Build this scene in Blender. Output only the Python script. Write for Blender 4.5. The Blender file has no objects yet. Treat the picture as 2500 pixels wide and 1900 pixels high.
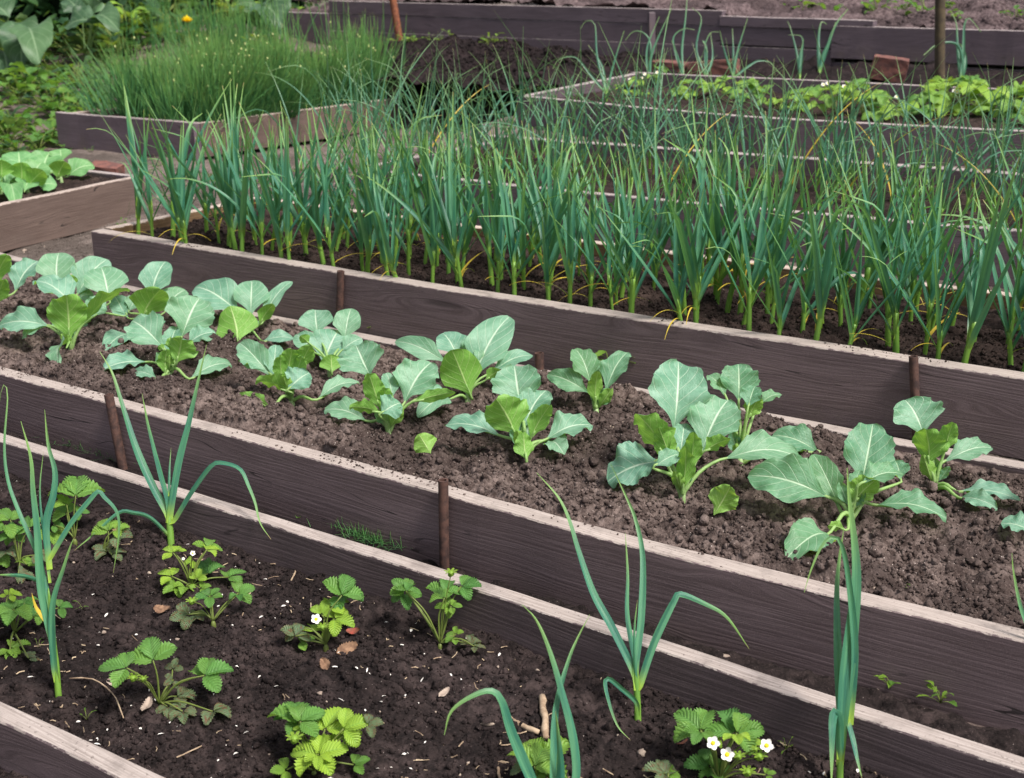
import bpy, math, random
import numpy as np
random.seed(7); RNG = np.random.default_rng(7)
SC = bpy.context.scene
COL = SC.collection
R = math.radians
V = lambda *a: np.array(a, float)
def nrm(v):
    v = np.asarray(v, float); l = np.linalg.norm(v)
    return v / l if l > 1e-9 else V(0, 0, 1)
UP = V(0, 0, 1)

# ------------------------------------------------------------------ camera
F, PIT, YAW, CH = 2990., R(18.75), R(33.), 1.32          # focal length in photo pixels (2500 wide)
cp, sp, cy, sy = math.cos(PIT), math.sin(PIT), math.cos(YAW), math.sin(YAW)
FWD = V(-sy*cp, cy*cp, -sp); RIGHT = V(cy, sy, 0); CUP = np.cross(RIGHT, FWD); CAM = V(0, 0, CH)
cam_d = bpy.data.cameras.new('camera'); cam = bpy.data.objects.new('camera', cam_d); COL.objects.link(cam)
cam.location = (0, 0, CH); cam.rotation_euler = (math.pi/2 - PIT, 0, YAW)
cam_d.sensor_width = 36; cam_d.sensor_fit = 'HORIZONTAL'; cam_d.lens = 36*F/2500
cam_d.clip_start = .02; cam_d.clip_end = 500
cam_d.dof.use_dof = True; cam_d.dof.focus_distance = 2.75; cam_d.dof.aperture_fstop = 6.7
SC.camera = cam
def ray(x, y): return FWD + RIGHT*(x-1250)/F + CUP*(950-y)/F
def at(x, y, z):
    d = ray(x, y); return CAM + d*((z-CH)/d[2])
def atY(x, y, Y):
    d = ray(x, y); return CAM + d*(Y/d[1])
def atD(x, y, dep): return CAM + ray(x, y)*dep
def depth(P): return float((P-CAM) @ FWD)
REG = dict(a=(0, 560), b=(800, 600), c=(1600, 600), d=(1600, 1220), e=(0, 1220), f=(800, 1220), g=(800, 0), h=(1600, 0), i=(0, 0))
def zp(r, x, y): return REG[r][0]+x*.40706, REG[r][1]+y*.40706

# ------------------------------------------------------------------ noise
def _h(ix, iy, s):
    n = (ix.astype(np.int64)*374761393 + iy.astype(np.int64)*668265263 + s*1274126177) & 0xffffffff
    n = ((n ^ (n >> 13))*1274126177) & 0xffffffff
    n = ((n ^ (n >> 16))*2246822519) & 0xffffffff
    return ((n ^ (n >> 15)) & 0xffffff)/float(0xffffff)
def vnoise(x, y, s=0):
    ix, iy = np.floor(x), np.floor(y); fx, fy = x-ix, y-iy
    fx = fx*fx*(3-2*fx); fy = fy*fy*(3-2*fy)
    a, b, c, d = _h(ix, iy, s), _h(ix+1, iy, s), _h(ix, iy+1, s), _h(ix+1, iy+1, s)
    return (a*(1-fx)+b*fx)*(1-fy)+(c*(1-fx)+d*fx)*fy - .5
def fbm(x, y, o=3, s=0): return sum(vnoise(x*2**k, y*2**k, s+k)*.5**k for k in range(o))
def domes(x, y, cell, s, dens=.8):
    """rounded clods: the highest of jittered half-balls on a lattice"""
    ix, iy = np.floor(x/cell), np.floor(y/cell); best = np.zeros_like(x)
    for dx in (-1, 0, 1):
        for dy in (-1, 0, 1):
            cx, cyy = ix+dx, iy+dy
            px = (cx+.15+.7*_h(cx, cyy, s))*cell; py = (cyy+.15+.7*_h(cx, cyy, s+1))*cell
            r = cell*(.3+.5*_h(cx, cyy, s+2))*(_h(cx, cyy, s+3) < dens)
            best = np.maximum(best, np.sqrt(np.maximum(0, r*r-(x-px)**2-(y-py)**2)))
    return best

# ------------------------------------------------------------------ mesh building
class MB:
    def __init__(s): s.v = []; s.f = []; s.a = []; s.m = []; s.n = 0
    def add(s, verts, faces, attr, mi=0):
        verts = np.asarray(verts, float).reshape(-1, 3); attr = np.asarray(attr, float)
        if attr.ndim == 1: attr = np.tile(attr, (len(verts), 1))
        s.v.append(verts); s.a.append(attr); fs = [tuple(i+s.n for i in f) for f in faces]
        s.f += fs; s.m += [mi]*len(fs); s.n += len(verts); return s
    def build(s, name, mats, parent=None, smooth=True):
        me = bpy.data.meshes.new(name); v = np.concatenate(s.v)
        me.from_pydata(v.tolist(), [], s.f)
        at_ = me.attributes.new('tu', 'FLOAT_VECTOR', 'POINT'); at_.data.foreach_set('vector', np.concatenate(s.a).ravel())
        return finish(me, name, mats, parent, smooth, s.m)
def finish(me, name, mats, parent, smooth, mi=None):
    if not isinstance(mats, (list, tuple)): mats = [mats]
    for m in mats: me.materials.append(m)
    if mi is not None and len(mats) > 1: me.polygons.foreach_set('material_index', mi)
    me.polygons.foreach_set('use_smooth', [smooth]*len(me.polygons)); me.update()
    o = bpy.data.objects.new(name, me); COL.objects.link(o)
    if parent is not None:
        o.parent = parent; o.matrix_parent_inverse = parent.matrix_basis.inverted()
    return o
def tag(o, label=None, cat=None, group=None, kind=None):
    if label: o['label'] = label
    if cat: o['category'] = cat
    if group: o['group'] = group
    if kind: o['kind'] = kind
    return o
def thing(name, label, cat, loc, group=None):
    o = bpy.data.objects.new(name, None); COL.objects.link(o); o.location = tuple(loc); o.empty_display_size = .05
    return tag(o, label, cat, group)
def dup(root, loc, rz, sc=1., tilt=(0, 0)):
    r = root.copy(); COL.objects.link(r); r.location = tuple(loc); r.rotation_euler = (tilt[0], tilt[1], rz); r.scale = (sc,)*3
    for ch in list(root.children):
        c = ch.copy(); COL.objects.link(c); c.parent = r
        for g in list(ch.children):
            d = g.copy(); COL.objects.link(d); d.parent = c
    return r
def cat_rom(pts, n):
    pts = np.asarray(pts, float)
    if len(pts) == 2: return pts[0]+(pts[1]-pts[0])*np.linspace(0, 1, n)[:, None]
    d = np.concatenate([[0], np.cumsum(np.linalg.norm(np.diff(pts, axis=0), axis=1))]); d /= d[-1]
    P = np.vstack([2*pts[0]-pts[1], pts, 2*pts[-1]-pts[-2]]); out = []
    for t in np.linspace(0, 1, n):
        i = min(max(np.searchsorted(d, t)-1, 0), len(pts)-2); u = (t-d[i])/max(d[i+1]-d[i], 1e-9)
        a, b, c, e = P[i], P[i+1], P[i+2], P[i+3]
        out.append(.5*(2*b+(c-a)*u+(2*a-5*b+4*c-e)*u*u+(3*b-a-3*c+e)*u**3))
    return np.array(out)
def frames(pts):
    t = np.gradient(pts, axis=0); t /= np.maximum(np.linalg.norm(t, axis=1), 1e-9)[:, None]; return t
def tube(mb, pts, rad, attr=(0, 0, 0), k=7, mi=0, cap=True, ta=None):
    pts = np.asarray(pts, float); T = frames(pts); n = len(pts)
    rad = np.broadcast_to(np.asarray(rad, float), (n,))
    ref = V(1, 0, 0) if abs(T[0][0]) < .8 else V(0, 1, 0); vs = []; ats = []
    for i in range(n):
        a = nrm(np.cross(T[i], ref)); b = np.cross(T[i], a); ref = np.cross(a, T[i]) if False else ref
        for j in range(k):
            th = 2*math.pi*j/k
            vs.append(pts[i]+rad[i]*(math.cos(th)*a+math.sin(th)*b))
            ats.append((ta[0]+(ta[1]-ta[0])*i/(n-1), 0, attr[2]) if ta else attr)
    fs = [(i*k+j, i*k+(j+1) % k, (i+1)*k+(j+1) % k, (i+1)*k+j) for i in range(n-1) for j in range(k)]
    if cap: fs += [tuple(range(k))[::-1], tuple(range((n-1)*k, n*k))]
    mb.add(vs, fs, np.array(ats), mi)
def ribbon(mb, pts, w, normal, fold=.35, rnd=0., mi=0, t0=0., t1=1., nu=5):
    """strap leaf: pts along the midrib, w full widths, normal = hint for the upper side, V-folded"""
    pts = np.asarray(pts, float); T = frames(pts); n = len(pts); us = np.linspace(-1, 1, nu); vs = []; ats = []
    N = np.asarray(normal, float); N = np.broadcast_to(N, (n, 3))
    for i in range(n):
        nn = nrm(N[i]-T[i]*(N[i] @ T[i])); s = np.cross(T[i], nn)
        for u in us:
            vs.append(pts[i]+s*(u*w[i]*.5*math.cos(fold))+nn*(abs(u)*w[i]*.5*math.sin(fold)))
            ats.append((t0+(t1-t0)*i/(n-1), u, rnd))
    fs = [(i*nu+j, i*nu+j+1, (i+1)*nu+j+1, (i+1)*nu+j) for i in range(n-1) for j in range(nu-1)]
    mb.add(vs, fs, np.array(ats), mi)
_ico = None
def ico():
    global _ico
    if _ico is None:
        import bmesh
        bm = bmesh.new(); bmesh.ops.create_icosphere(bm, subdivisions=2, radius=1)
        _ico = (np.array([v.co[:] for v in bm.verts]), [tuple(v.index for v in f.verts) for f in bm.faces]); bm.free()
    return _ico
def blob(mb, c, r, s=0, rough=.3, attr=(0, 0, 0), mi=0, sub=2):
    v, f = ico(); v = v.copy()
    d = 1+rough*(vnoise(v[:, 0]*1.7+s*3.1, v[:, 1]*1.7+v[:, 2]*2.3+s, 5)*2)
    mb.add(np.asarray(c)+v*d[:, None]*np.asarray(r), f, np.array(attr, float), mi)

# ------------------------------------------------------------------ materials
class NT:
    def __init__(s, name):
        s.mat = bpy.data.materials.new(name); s.mat.use_nodes = True; s.t = s.mat.node_tree; s.t.nodes.clear()
        s.out = s.n('ShaderNodeOutputMaterial')
    def n(s, typ, **kw):
        nd = s.t.nodes.new(typ)
        for k, v in kw.items(): setattr(nd, k, v)
        return nd
    def put(s, sock, v):
        if isinstance(v, bpy.types.NodeSocket): s.t.links.new(v, sock)
        elif isinstance(v, (tuple, list)) and sock.type == 'RGBA' and len(v) == 3: sock.default_value = (*v, 1)
        else: sock.default_value = v
    def m(s, op, *a, clamp=False):
        nd = s.n('ShaderNodeMath', operation=op, use_clamp=clamp)
        for i, x in enumerate(a): s.put(nd.inputs[i], x)
        return nd.outputs[0]
    def ss(s, x, a, b):
        nd = s.n('ShaderNodeMapRange', interpolation_type='SMOOTHSTEP'); s.put(nd.inputs[0], x)
        nd.inputs[1].default_value = a; nd.inputs[2].default_value = b; return nd.outputs[0]
    def mix(s, f, a, b):
        nd = s.n('ShaderNodeMix', data_type='RGBA'); s.put(nd.inputs[0], f); s.put(nd.inputs[6], a); s.put(nd.inputs[7], b); return nd.outputs[2]
    def tu(s):
        a = s.n('ShaderNodeAttribute', attribute_name='tu'); x = s.n('ShaderNodeSeparateXYZ'); s.t.links.new(a.outputs['Vector'], x.inputs[0])
        return x.outputs[0], x.outputs[1], x.outputs[2], a.outputs['Vector']
    def vec(s, x, y, z=0.):
        c = s.n('ShaderNodeCombineXYZ')
        for i, q in enumerate((x, y, z)): s.put(c.inputs[i], q)
        return c.outputs[0]
    def noise(s, vec, scale, det=3., rough=.6, dist=0.):
        nd = s.n('ShaderNodeTexNoise'); s.put(nd.inputs['Vector'], vec); nd.inputs['Scale'].default_value = scale
        nd.inputs['Detail'].default_value = det; nd.inputs['Roughness'].default_value = rough; nd.inputs['Distortion'].default_value = dist
        return nd.outputs[0]
    def vor(s, vec, scale, feat='F1'):
        nd = s.n('ShaderNodeTexVoronoi', feature=feat); s.put(nd.inputs['Vector'], vec); nd.inputs['Scale'].default_value = scale
        return nd.outputs['Distance']
    def pos(s): return s.n('ShaderNodeNewGeometry').outputs['Position']
    def bump(s, h, strength, dist):
        nd = s.n('ShaderNodeBump'); s.put(nd.inputs['Height'], h); nd.inputs['Strength'].default_value = strength; nd.inputs['Distance'].default_value = dist
        return nd.outputs[0]
    def bsdf(s, col, rough=.8, spec=.3, normal=None, sheen=None):
        p = s.n('ShaderNodeBsdfPrincipled'); s.put(p.inputs['Base Color'], col); s.put(p.inputs['Roughness'], rough); s.put(p.inputs['Specular IOR Level'], spec)
        if normal is not None: s.put(p.inputs['Normal'], normal)
        return p.outputs[0]
    def end(s, sh): s.t.links.new(sh, s.out.inputs[0]); return s.mat
    def leaf(s, col, tcol, tf, rough, spec, normal=None):
        tr = s.n('ShaderNodeBsdfTranslucent'); s.put(tr.inputs[0], tcol)
        if normal is not None: s.put(tr.inputs['Normal'], normal)
        mx = s.n('ShaderNodeMixShader'); mx.inputs[0].default_value = tf
        s.t.links.new(s.bsdf(col, rough, spec, normal), mx.inputs[1]); s.t.links.new(tr.outputs[0], mx.inputs[2]); return s.end(mx.outputs[0])

def mat_plain(name, a, b, scale=20, rough=.8, spec=.3, bump=0., bd=.002):
    n = NT(name); p = n.pos(); f = n.noise(p, scale, 4); c = n.mix(n.ss(f, .35, .65), a, b)
    return n.end(n.bsdf(c, rough, spec, n.bump(f, bump, bd) if bump else None))
def mat_soil(name, dark, light, damp, fleck=.0):
    n = NT(name); p = n.pos()
    big = n.noise(p, 3.2, 3); med = n.noise(p, 38, 5, .65); fine = n.noise(p, 210, 4, .7)
    c = n.mix(n.ss(med, .34, .68), dark, light)
    c = n.mix(n.m('MULTIPLY', n.ss(big, .42, .60), .72), c, damp)
    c = n.mix(n.m('MULTIPLY', n.ss(fine, .56, .74), .7), c, tuple(min(1, x*1.75) for x in light))
    if fleck:
        fl = n.m('LESS_THAN', n.vor(p, 85), .1*fleck); c = n.mix(n.m('MULTIPLY', fl, n.ss(n.noise(p, 9, 1), .45, .6)), c, (.42, .36, .33))
    h = n.m('ADD', n.m('MULTIPLY', med, .5), n.m('ADD', n.m('MULTIPLY', fine, .45), n.m('MULTIPLY', n.vor(p, 120), -.5)))
    return n.end(n.bsdf(c, .95, .12, n.bump(h, 1., .006)))
def mat_board(name, paint, paint2, bare, bare2, worn=.0):
    """tu = (distance below the top edge, metres along, per-board number, stored in z)"""
    n = NT(name); d, l, r, _ = n.tu()
    geo = n.n('ShaderNodeNewGeometry'); sx = n.n('ShaderNodeSeparateXYZ'); n.t.links.new(geo.outputs['True Normal'], sx.inputs[0])
    top = n.m('GREATER_THAN', sx.outputs[2], .75)
    P = geo.outputs['Position']; sp_ = n.n('ShaderNodeSeparateXYZ'); n.t.links.new(P, sp_.inputs[0])
    off = n.m('MULTIPLY', r, 13.7)
    wav = n.noise(n.vec(n.m('ADD', n.m('MULTIPLY', l, 1.5), off), n.m('MULTIPLY', d, 7.), r), 1., 2)
    kn0 = n.vor(n.vec(n.m('ADD', n.m('MULTIPLY', l, 1.15), off), n.m('MULTIPLY', d, 7.5), r), 1.)
    gy = n.m('ADD', n.m('ADD', n.m('MULTIPLY', d, 210.), n.m('MULTIPLY', n.m('SUBTRACT', 1., n.ss(kn0, .0, .42)), 12.)), n.m('MULTIPLY', wav, 13.))
    grain = n.noise(n.vec(n.m('ADD', n.m('MULTIPLY', l, 5.), off), gy, r), 1., 4, .65)
    ridg = n.m('SINE', n.m('MULTIPLY', n.m('ADD', gy, n.m('MULTIPLY', grain, 3.)), 2.6))
    lon = n.noise(n.vec(n.m('MULTIPLY', l, 1.7), n.m('MULTIPLY', d, 7.), r), 1., 3)
    pc = n.mix(n.ss(grain, .35, .7), paint, paint2)
    kn = n.vor(n.vec(n.m('ADD', n.m('MULTIPLY', l, 1.15), off), n.m('MULTIPLY', d, 7.5), r), 1.)
    knm = n.m('SUBTRACT', 1., n.ss(kn, .05, .13)); rgh = n.noise(P, 420, 3, .75)
    pc = n.mix(n.m('MULTIPLY', n.ss(rgh, .50, .72), .45), pc, tuple(x*1.6 for x in paint2)); pc = n.mix(n.m('MULTIPLY', n.m('SUBTRACT', 1., n.ss(rgh, .28, .44)), .5), pc, tuple(x*.5 for x in paint))
    pc = n.mix(n.m('MULTIPLY', knm, .7), pc, tuple(x*.42 for x in paint))
    pc = n.mix(n.m('MULTIPLY', n.ss(lon, .45, .7), .4), pc, tuple(x*1.45 for x in paint2))
    scr = n.noise(n.vec(n.m('ADD', n.m('MULTIPLY', l, 14.), off), n.m('MULTIPLY', d, 420.), r), 1., 3, .7)
    pc = n.mix(n.m('MULTIPLY', n.ss(scr, .66, .8), n.m('MULTIPLY', n.ss(lon, .4, .75), .5+worn)), pc, (.2, .165, .15))
    ck = n.noise(n.vec(n.m('ADD', n.m('MULTIPLY', l, 1.1), off), n.m('ADD', n.m('MULTIPLY', d, 26.), n.m('MULTIPLY', wav, 3.)), r), 1., 2, .4)
    ckm = n.m('MULTIPLY', n.m('LESS_THAN', n.m('ABSOLUTE', n.m('SUBTRACT', ck, .5)), .006), n.ss(lon, .5, .6)); pc = n.mix(n.m('MULTIPLY', ckm, .85), pc, (.012, .009, .009))
    dust = n.m('MULTIPLY', n.ss(d, .10, .22), n.ss(n.noise(P, 7, 5, .7), .42, .68)); pc = n.mix(n.m('MULTIPLY', dust, .45), pc, (.12, .09, .078))
    # bare weathered wood of the top edge
    bl = n.noise(n.vec(n.m('ADD', n.m('MULTIPLY', l, 6.), off), n.m('MULTIPLY', n.m('ADD', sp_.outputs[1], n.m('MULTIPLY', sp_.outputs[0], .02)), 210.), 0.), 1., 4, .7)
    bc = n.mix(n.ss(bl, .32, .72), bare2, bare)
    blot = n.noise(P, 11, 4, .7); bc = n.mix(n.m('MULTIPLY', n.ss(blot, .48, .72), .6), bc, tuple(x*.55 for x in bare2))
    speck = n.noise(P, 130, 3, .7); bc = n.mix(n.m('MULTIPLY', n.ss(speck, .60, .70), .75), bc, (.06, .045, .04))
    rag = n.noise(n.vec(n.m('ADD', n.m('MULTIPLY', l, 42.), off), n.m('MULTIPLY', d, 160.), r), 1., 4, .7)
    edge = n.m('LESS_THAN', n.m('ADD', d, n.m('MULTIPLY', n.m('SUBTRACT', rag, .45), -.026)), .0006)
    c = n.mix(n.m('MAXIMUM', top, edge), pc, bc)
    h = n.m('ADD', n.m('MULTIPLY', grain, 1.2), n.m('ADD', n.m('MULTIPLY', ridg, .10), n.m('ADD', n.m('MULTIPLY', scr, .35), n.m('MULTIPLY', rgh, .5))))
    hh = n.n('ShaderNodeMix', data_type='FLOAT'); n.put(hh.inputs[0], top); n.put(hh.inputs[2], h); n.put(hh.inputs[3], bl)
    return n.end(n.bsdf(c, n.m('ADD', .62, n.m('MULTIPLY', top, .25)), .35, n.bump(hh.outputs[0], .6, .0018)))
def mat_cabbage(name, topc, topd, under, tcol, veinc):
    n = NT(name); t, u, r, vv = n.tu(); back = n.n('ShaderNodeNewGeometry').outputs['Backfacing']
    au = n.m('ABSOLUTE', u)
    mid = n.m('SUBTRACT', 1., n.ss(au, .015, .065))
    lat = n.m('PINGPONG', n.m('SUBTRACT', n.m('ADD', n.m('MULTIPLY', t, 6.3), n.m('MULTIPLY', r, 3.)), n.m('MULTIPLY', au, 2.3)), .5)
    latm = n.m('SUBTRACT', 1., n.ss(lat, .0, .07))
    net = n.vor(n.vec(n.m('MULTIPLY', t, 13.), n.m('MULTIPLY', u, 6.5), n.m('MULTIPLY', r, 9.)), 1., 'DISTANCE_TO_EDGE')
    netm = n.m('MULTIPLY', n.m('SUBTRACT', 1., n.ss(net, .0, .05)), .12)
    vein = n.m('MAXIMUM', n.m('MAXIMUM', mid, n.m('MULTIPLY', latm, .72)), netm)
    pt = n.m('LESS_THAN', t, 0.); vein = n.m('MAXIMUM', vein, pt)
    big = n.noise(n.vec(n.m('MULTIPLY', t, 2.4), u, n.m('MULTIPLY', r, 20.)), 1.2, 4)
    tc = n.mix(n.ss(big, .35, .68), topd, topc); tc = n.mix(n.m('MULTIPLY', r, .35), tc, (.16, .30, .10))
    tc = n.mix(n.m('MULTIPLY', vein, .72), tc, veinc); tc = n.mix(pt, tc, (.27, .40, .15))
    uc = n.mix(n.m('MULTIPLY', vein, .75), under, (.52, .62, .28))
    c = n.mix(back, tc, uc)
    tcc = n.mix(n.m('MULTIPLY', vein, .6), tcol, tuple(min(1., x*1.5) for x in tcol))
    h = n.m('ADD', n.m('MULTIPLY', big, 2.), n.m('ADD', n.m('MULTIPLY', vein, -.8), n.m('MULTIPLY', net, .35)))
    return n.leaf(c, tcc, .29, .48, .42, n.bump(h, .5, .004))
def mat_straw(name, topc, topd, tcol, warm, spot=0.):
    n = NT(name); t, u, r, vv = n.tu(); back = n.n('ShaderNodeNewGeometry').outputs['Backfacing']; au = n.m('ABSOLUTE', u)
    mid = n.m('SUBTRACT', 1., n.ss(au, .0, .07))
    lat = n.m('PINGPONG', n.m('SUBTRACT', n.m('MULTIPLY', t, 7.5), n.m('MULTIPLY', au, 2.2)), .5); latm = n.m('SUBTRACT', 1., n.ss(lat, 0., .13))
    vein = n.m('MAXIMUM', mid, n.m('MULTIPLY', latm, .7))
    big = n.noise(n.vec(t, u, n.m('MULTIPLY', r, 20.)), 1.6, 3)
    c = n.mix(n.ss(big, .35, .65), topd, topc); c = n.mix(r, c, warm); c = n.mix(n.m('MULTIPLY', vein, .35), c, tuple(min(1, x*1.9) for x in topc))
    c = n.mix(n.m('MULTIPLY', back, .6), c, (.2, .3, .12))
    if spot:
        sp2 = n.noise(n.vec(t, u, n.m('MULTIPLY', r, 31.)), 3.5, 3); c = n.mix(n.m('MULTIPLY', n.ss(sp2, .5, .62), spot), c, (.16, .035, .025))
    pt = n.m('LESS_THAN', t, 0.); c = n.mix(pt, c, (.16, .2, .05))
    tc = n.mix(r, tcol, (.5, .62, .05))
    return n.leaf(c, tc, .33, .5, .35, n.bump(n.m('ADD', n.m('MULTIPLY', lat, 1.), n.m('MULTIPLY', vein, -.5)), .7, .003))
def mat_strap(name, base, teal, light, tip, tcol, yellow=(.58, .42, .05)):
    n = NT(name); t, u, r, vv = n.tu(); oi = n.n('ShaderNodeObjectInfo').outputs['Random']
    big = n.noise(n.vec(n.m('MULTIPLY', t, 2.), n.m('MULTIPLY', u, .5), n.m('ADD', n.m('MULTIPLY', r, 20.), n.m('MULTIPLY', oi, 17.))), 1.3, 3)
    c = n.mix(n.ss(big, .33, .66), teal, light)
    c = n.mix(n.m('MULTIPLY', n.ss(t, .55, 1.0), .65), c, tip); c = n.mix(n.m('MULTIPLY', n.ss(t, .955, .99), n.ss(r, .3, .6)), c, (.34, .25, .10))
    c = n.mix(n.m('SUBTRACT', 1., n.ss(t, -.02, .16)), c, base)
    stripe = n.noise(n.vec(n.m('MULTIPLY', t, 1.5), n.m('MULTIPLY', u, 9.), n.m('MULTIPLY', r, 9.)), 1., 2)
    c = n.mix(n.m('MULTIPLY', n.ss(stripe, .5, .72), .28), c, tuple(min(1, x*1.8+.03) for x in light))
    c = n.mix(n.m('MULTIPLY', n.m('SUBTRACT', 1., n.ss(n.m('ABSOLUTE', u), 0., .12)), .3), c, tuple(x*.55 for x in teal))
    c = n.mix(n.m('GREATER_THAN', r, 1.5), c, yellow)
    return n.leaf(c, n.mix(n.ss(t, .0, .8), tcol, tuple(min(1, x*1.2) for x in tcol)), .24, .42, .4, n.bump(stripe, .3, .0015))

M = {}
M['soil_light'] = mat_soil('crumbly brown soil', (.042, .029, .0255), (.158, .120, .108), (.032, .0225, .0205), 1.)
M['soil_dark'] = mat_soil('dark humus soil', (.011, .008, .008), (.046, .033, .032), (.0085, .0062, .0062), .6)
M['soil_garlic'] = mat_soil('dark brown soil', (.020, .0135, .012), (.056, .038, .033), (.014, .0095, .0085), .6)
M['soil_heap'] = mat_soil('dark heap and shaded path soil', (.010, .007, .0075), (.028, .019, .020), (.008, .006, .006), .3)
M['soil_path'] = mat_soil('trodden grey path', (.09, .07, .062), (.18, .145, .13), (.05, .04, .034), 1.)
M['soil_bank'] = mat_soil('far bank soil', (.045, .03, .032), (.15, .11, .112), (.03, .021, .022), 1.)
DK, DK2 = (.084, .058, .060), (.138, .099, .104)
M['board'] = mat_board('dark stained plank', DK, DK2, (.395, .335, .305), (.24, .198, .178))
M['board_worn'] = mat_board('weathered dark plank', (.062, .044, .046), (.112, .081, .085), (.395, .34, .315), (.23, .19, .172), .5)
M['board_far'] = mat_board('far dark plank', (.070, .050, .059), (.108, .080, .094), (.36, .305, .295), (.25, .21, .205))
M['board_brown'] = mat_board('brown side plank', (.085, .057, .048), (.125, .088, .075), (.43, .35, .31), (.28, .22, .19))
M['board_inner'] = mat_board('raw brown plank', (.10, .058, .03), (.16, .10, .055), (.54, .44, .38), (.34, .27, .235))
M['cabbage'] = mat_cabbage('blue green cabbage leaf', (.205, .38, .285), (.105, .26, .18), (.17, .36, .065), (.36, .66, .07), (.58, .70, .54))
M['cabbage_dark'] = mat_cabbage('deep green cabbage leaf', (.13, .295, .19), (.06, .185, .105), (.20, .38, .07), (.44, .72, .08), (.50, .64, .45))
M['cabbage_fresh'] = mat_cabbage('fresh green cabbage leaf', (.17, .37, .15), (.09, .26, .09), (.17, .36, .065), (.36, .66, .07), (.45, .62, .35))
M['stem'] = mat_plain('pale green stem', (.30, .40, .20), (.22, .34, .13), 60, .5, .35)
M['straw'] = mat_straw('strawberry leaf', (.08, .225, .06), (.035, .13, .033), (.22, .46, .05), (.32, .48, .045))
M['straw_dull'] = mat_straw('old strawberry leaf', (.13, .20, .10), (.08, .14, .075), (.2, .3, .08), (.17, .19, .09), .75)
M['garlic'] = mat_strap('garlic leaf', (.30, .44, .04), (.020, .118, .088), (.075, .225, .115), (.27, .40, .06), (.16, .38, .07))
M['onion'] = mat_strap('onion leaf', (.17, .33, .05), (.028, .125, .085), (.085, .225, .125), (.25, .34, .10), (.2, .36, .12))
M['gstem'] = mat_strap('garlic stem', (.24, .36, .06), (.14, .30, .05), (.21, .38, .055), (.13, .30, .06), (.30, .5, .03))
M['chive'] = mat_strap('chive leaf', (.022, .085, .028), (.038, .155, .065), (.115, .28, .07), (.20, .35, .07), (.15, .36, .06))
M['bud'] = mat_plain('pale bud', (.42, .45, .2), (.3, .38, .12), 90)
M['weed'] = mat_straw('weed leaf', (.065, .18, .04), (.026, .095, .022), (.14, .35, .03), (.20, .33, .03))
M['hedge'] = mat_straw('shaded shrub leaf', (.02, .066, .026), (.008, .032, .013), (.05, .16, .03), (.06, .14, .02))  # leaf colour darkened to stand for the shade of this corner
M['burdock'] = mat_cabbage('shaded grey green burdock leaf', (.062, .125, .065), (.024, .065, .03), (.10, .16, .09), (.12, .25, .04), (.22, .32, .18))  # shade of the upper left is mixed into this leaf colour
M['petal'] = mat_plain('white petal', (.70, .69, .67), (.62, .61, .60), 300, .6)
M['yellow'] = mat_plain('yellow flower', (.88, .72, .02), (.85, .62, .015), 300, .6)
M['rust'] = mat_plain('rusty pipe', (.035, .019, .017), (.085, .042, .032), 55, .75, .4, .6, .002)
M['rust_red'] = mat_plain('orange rusty post', (.22, .075, .035), (.10, .035, .02), 38, .8, .3, .6, .003)
M['post'] = mat_plain('olive brown post', (.075, .055, .03), (.045, .033, .022), 22, .8, .3, .5, .003)
M['brick'] = mat_plain('old red brick', (.17, .072, .058), (.10, .05, .045), 28, .9, .2, .7, .004)
M['stone'] = mat_plain('small stone', (.34, .27, .22), (.2, .15, .125), 70, .85, .25, .5, .002)
M['straw_bit'] = mat_plain('dry straw', (.44, .34, .23), (.2, .135, .09), 60, .85)
M['dry'] = mat_plain('dry brown leaf', (.24, .14, .085), (.12, .065, .04), 80, .85)
M['stick'] = mat_plain('bare stick', (.40, .30, .21), (.22, .15, .10), 45, .85, .2, .6, .002)
M['redleaf'] = mat_plain('red old leaf', (.25, .05, .035), (.12, .05, .03), 80, .7)
M['chip'] = mat_plain('white blossom flakes', (.75, .72, .68), (.6, .55, .5), 200, .8)
M['core'] = mat_plain('thicket shade', (.008, .016, .008), (.004, .008, .005), 9, 1., 0.)  # near black, paints the shade inside the shrubs

# ------------------------------------------------------------------ light
w = bpy.data.worlds.new('World'); SC.world = w; w.use_nodes = True; wt = w.node_tree; bg = wt.nodes['Background']
sky = wt.nodes.new('ShaderNodeTexSky'); sky.sky_type = 'NISHITA'; sky.sun_disc = False
SUN_EL, SUN_AZ = R(57), R(98)                  # azimuth from +Y towards +X
sky.sun_elevation = SUN_EL; sky.sun_rotation = SUN_AZ; sky.air_density = 1.; sky.dust_density = 3.; sky.ozone_density = 1.
hs = wt.nodes.new('ShaderNodeHueSaturation'); hs.inputs['Saturation'].default_value = .42     # cloud veil
wt.links.new(sky.outputs[0], hs.inputs['Color']); wt.links.new(hs.outputs[0], bg.inputs[0]); bg.inputs[1].default_value = .10
sd = bpy.data.lights.new('sun', 'SUN'); sd.energy = 3.2; sd.angle = R(13); sd.color = (1., .95, .88); so = bpy.data.objects.new('sun', sd); COL.objects.link(so)
import mathutils
sdir = mathutils.Vector((math.sin(SUN_AZ)*math.cos(SUN_EL), math.cos(SUN_AZ)*math.cos(SUN_EL), math.sin(SUN_EL)))
so.rotation_euler = sdir.to_track_quat('Z', 'Y').to_euler(); so.location = (3, 3, 6)
SC.view_settings.view_transform = 'Standard'; SC.view_settings.look = 'None'; SC.view_settings.exposure = .93

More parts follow.
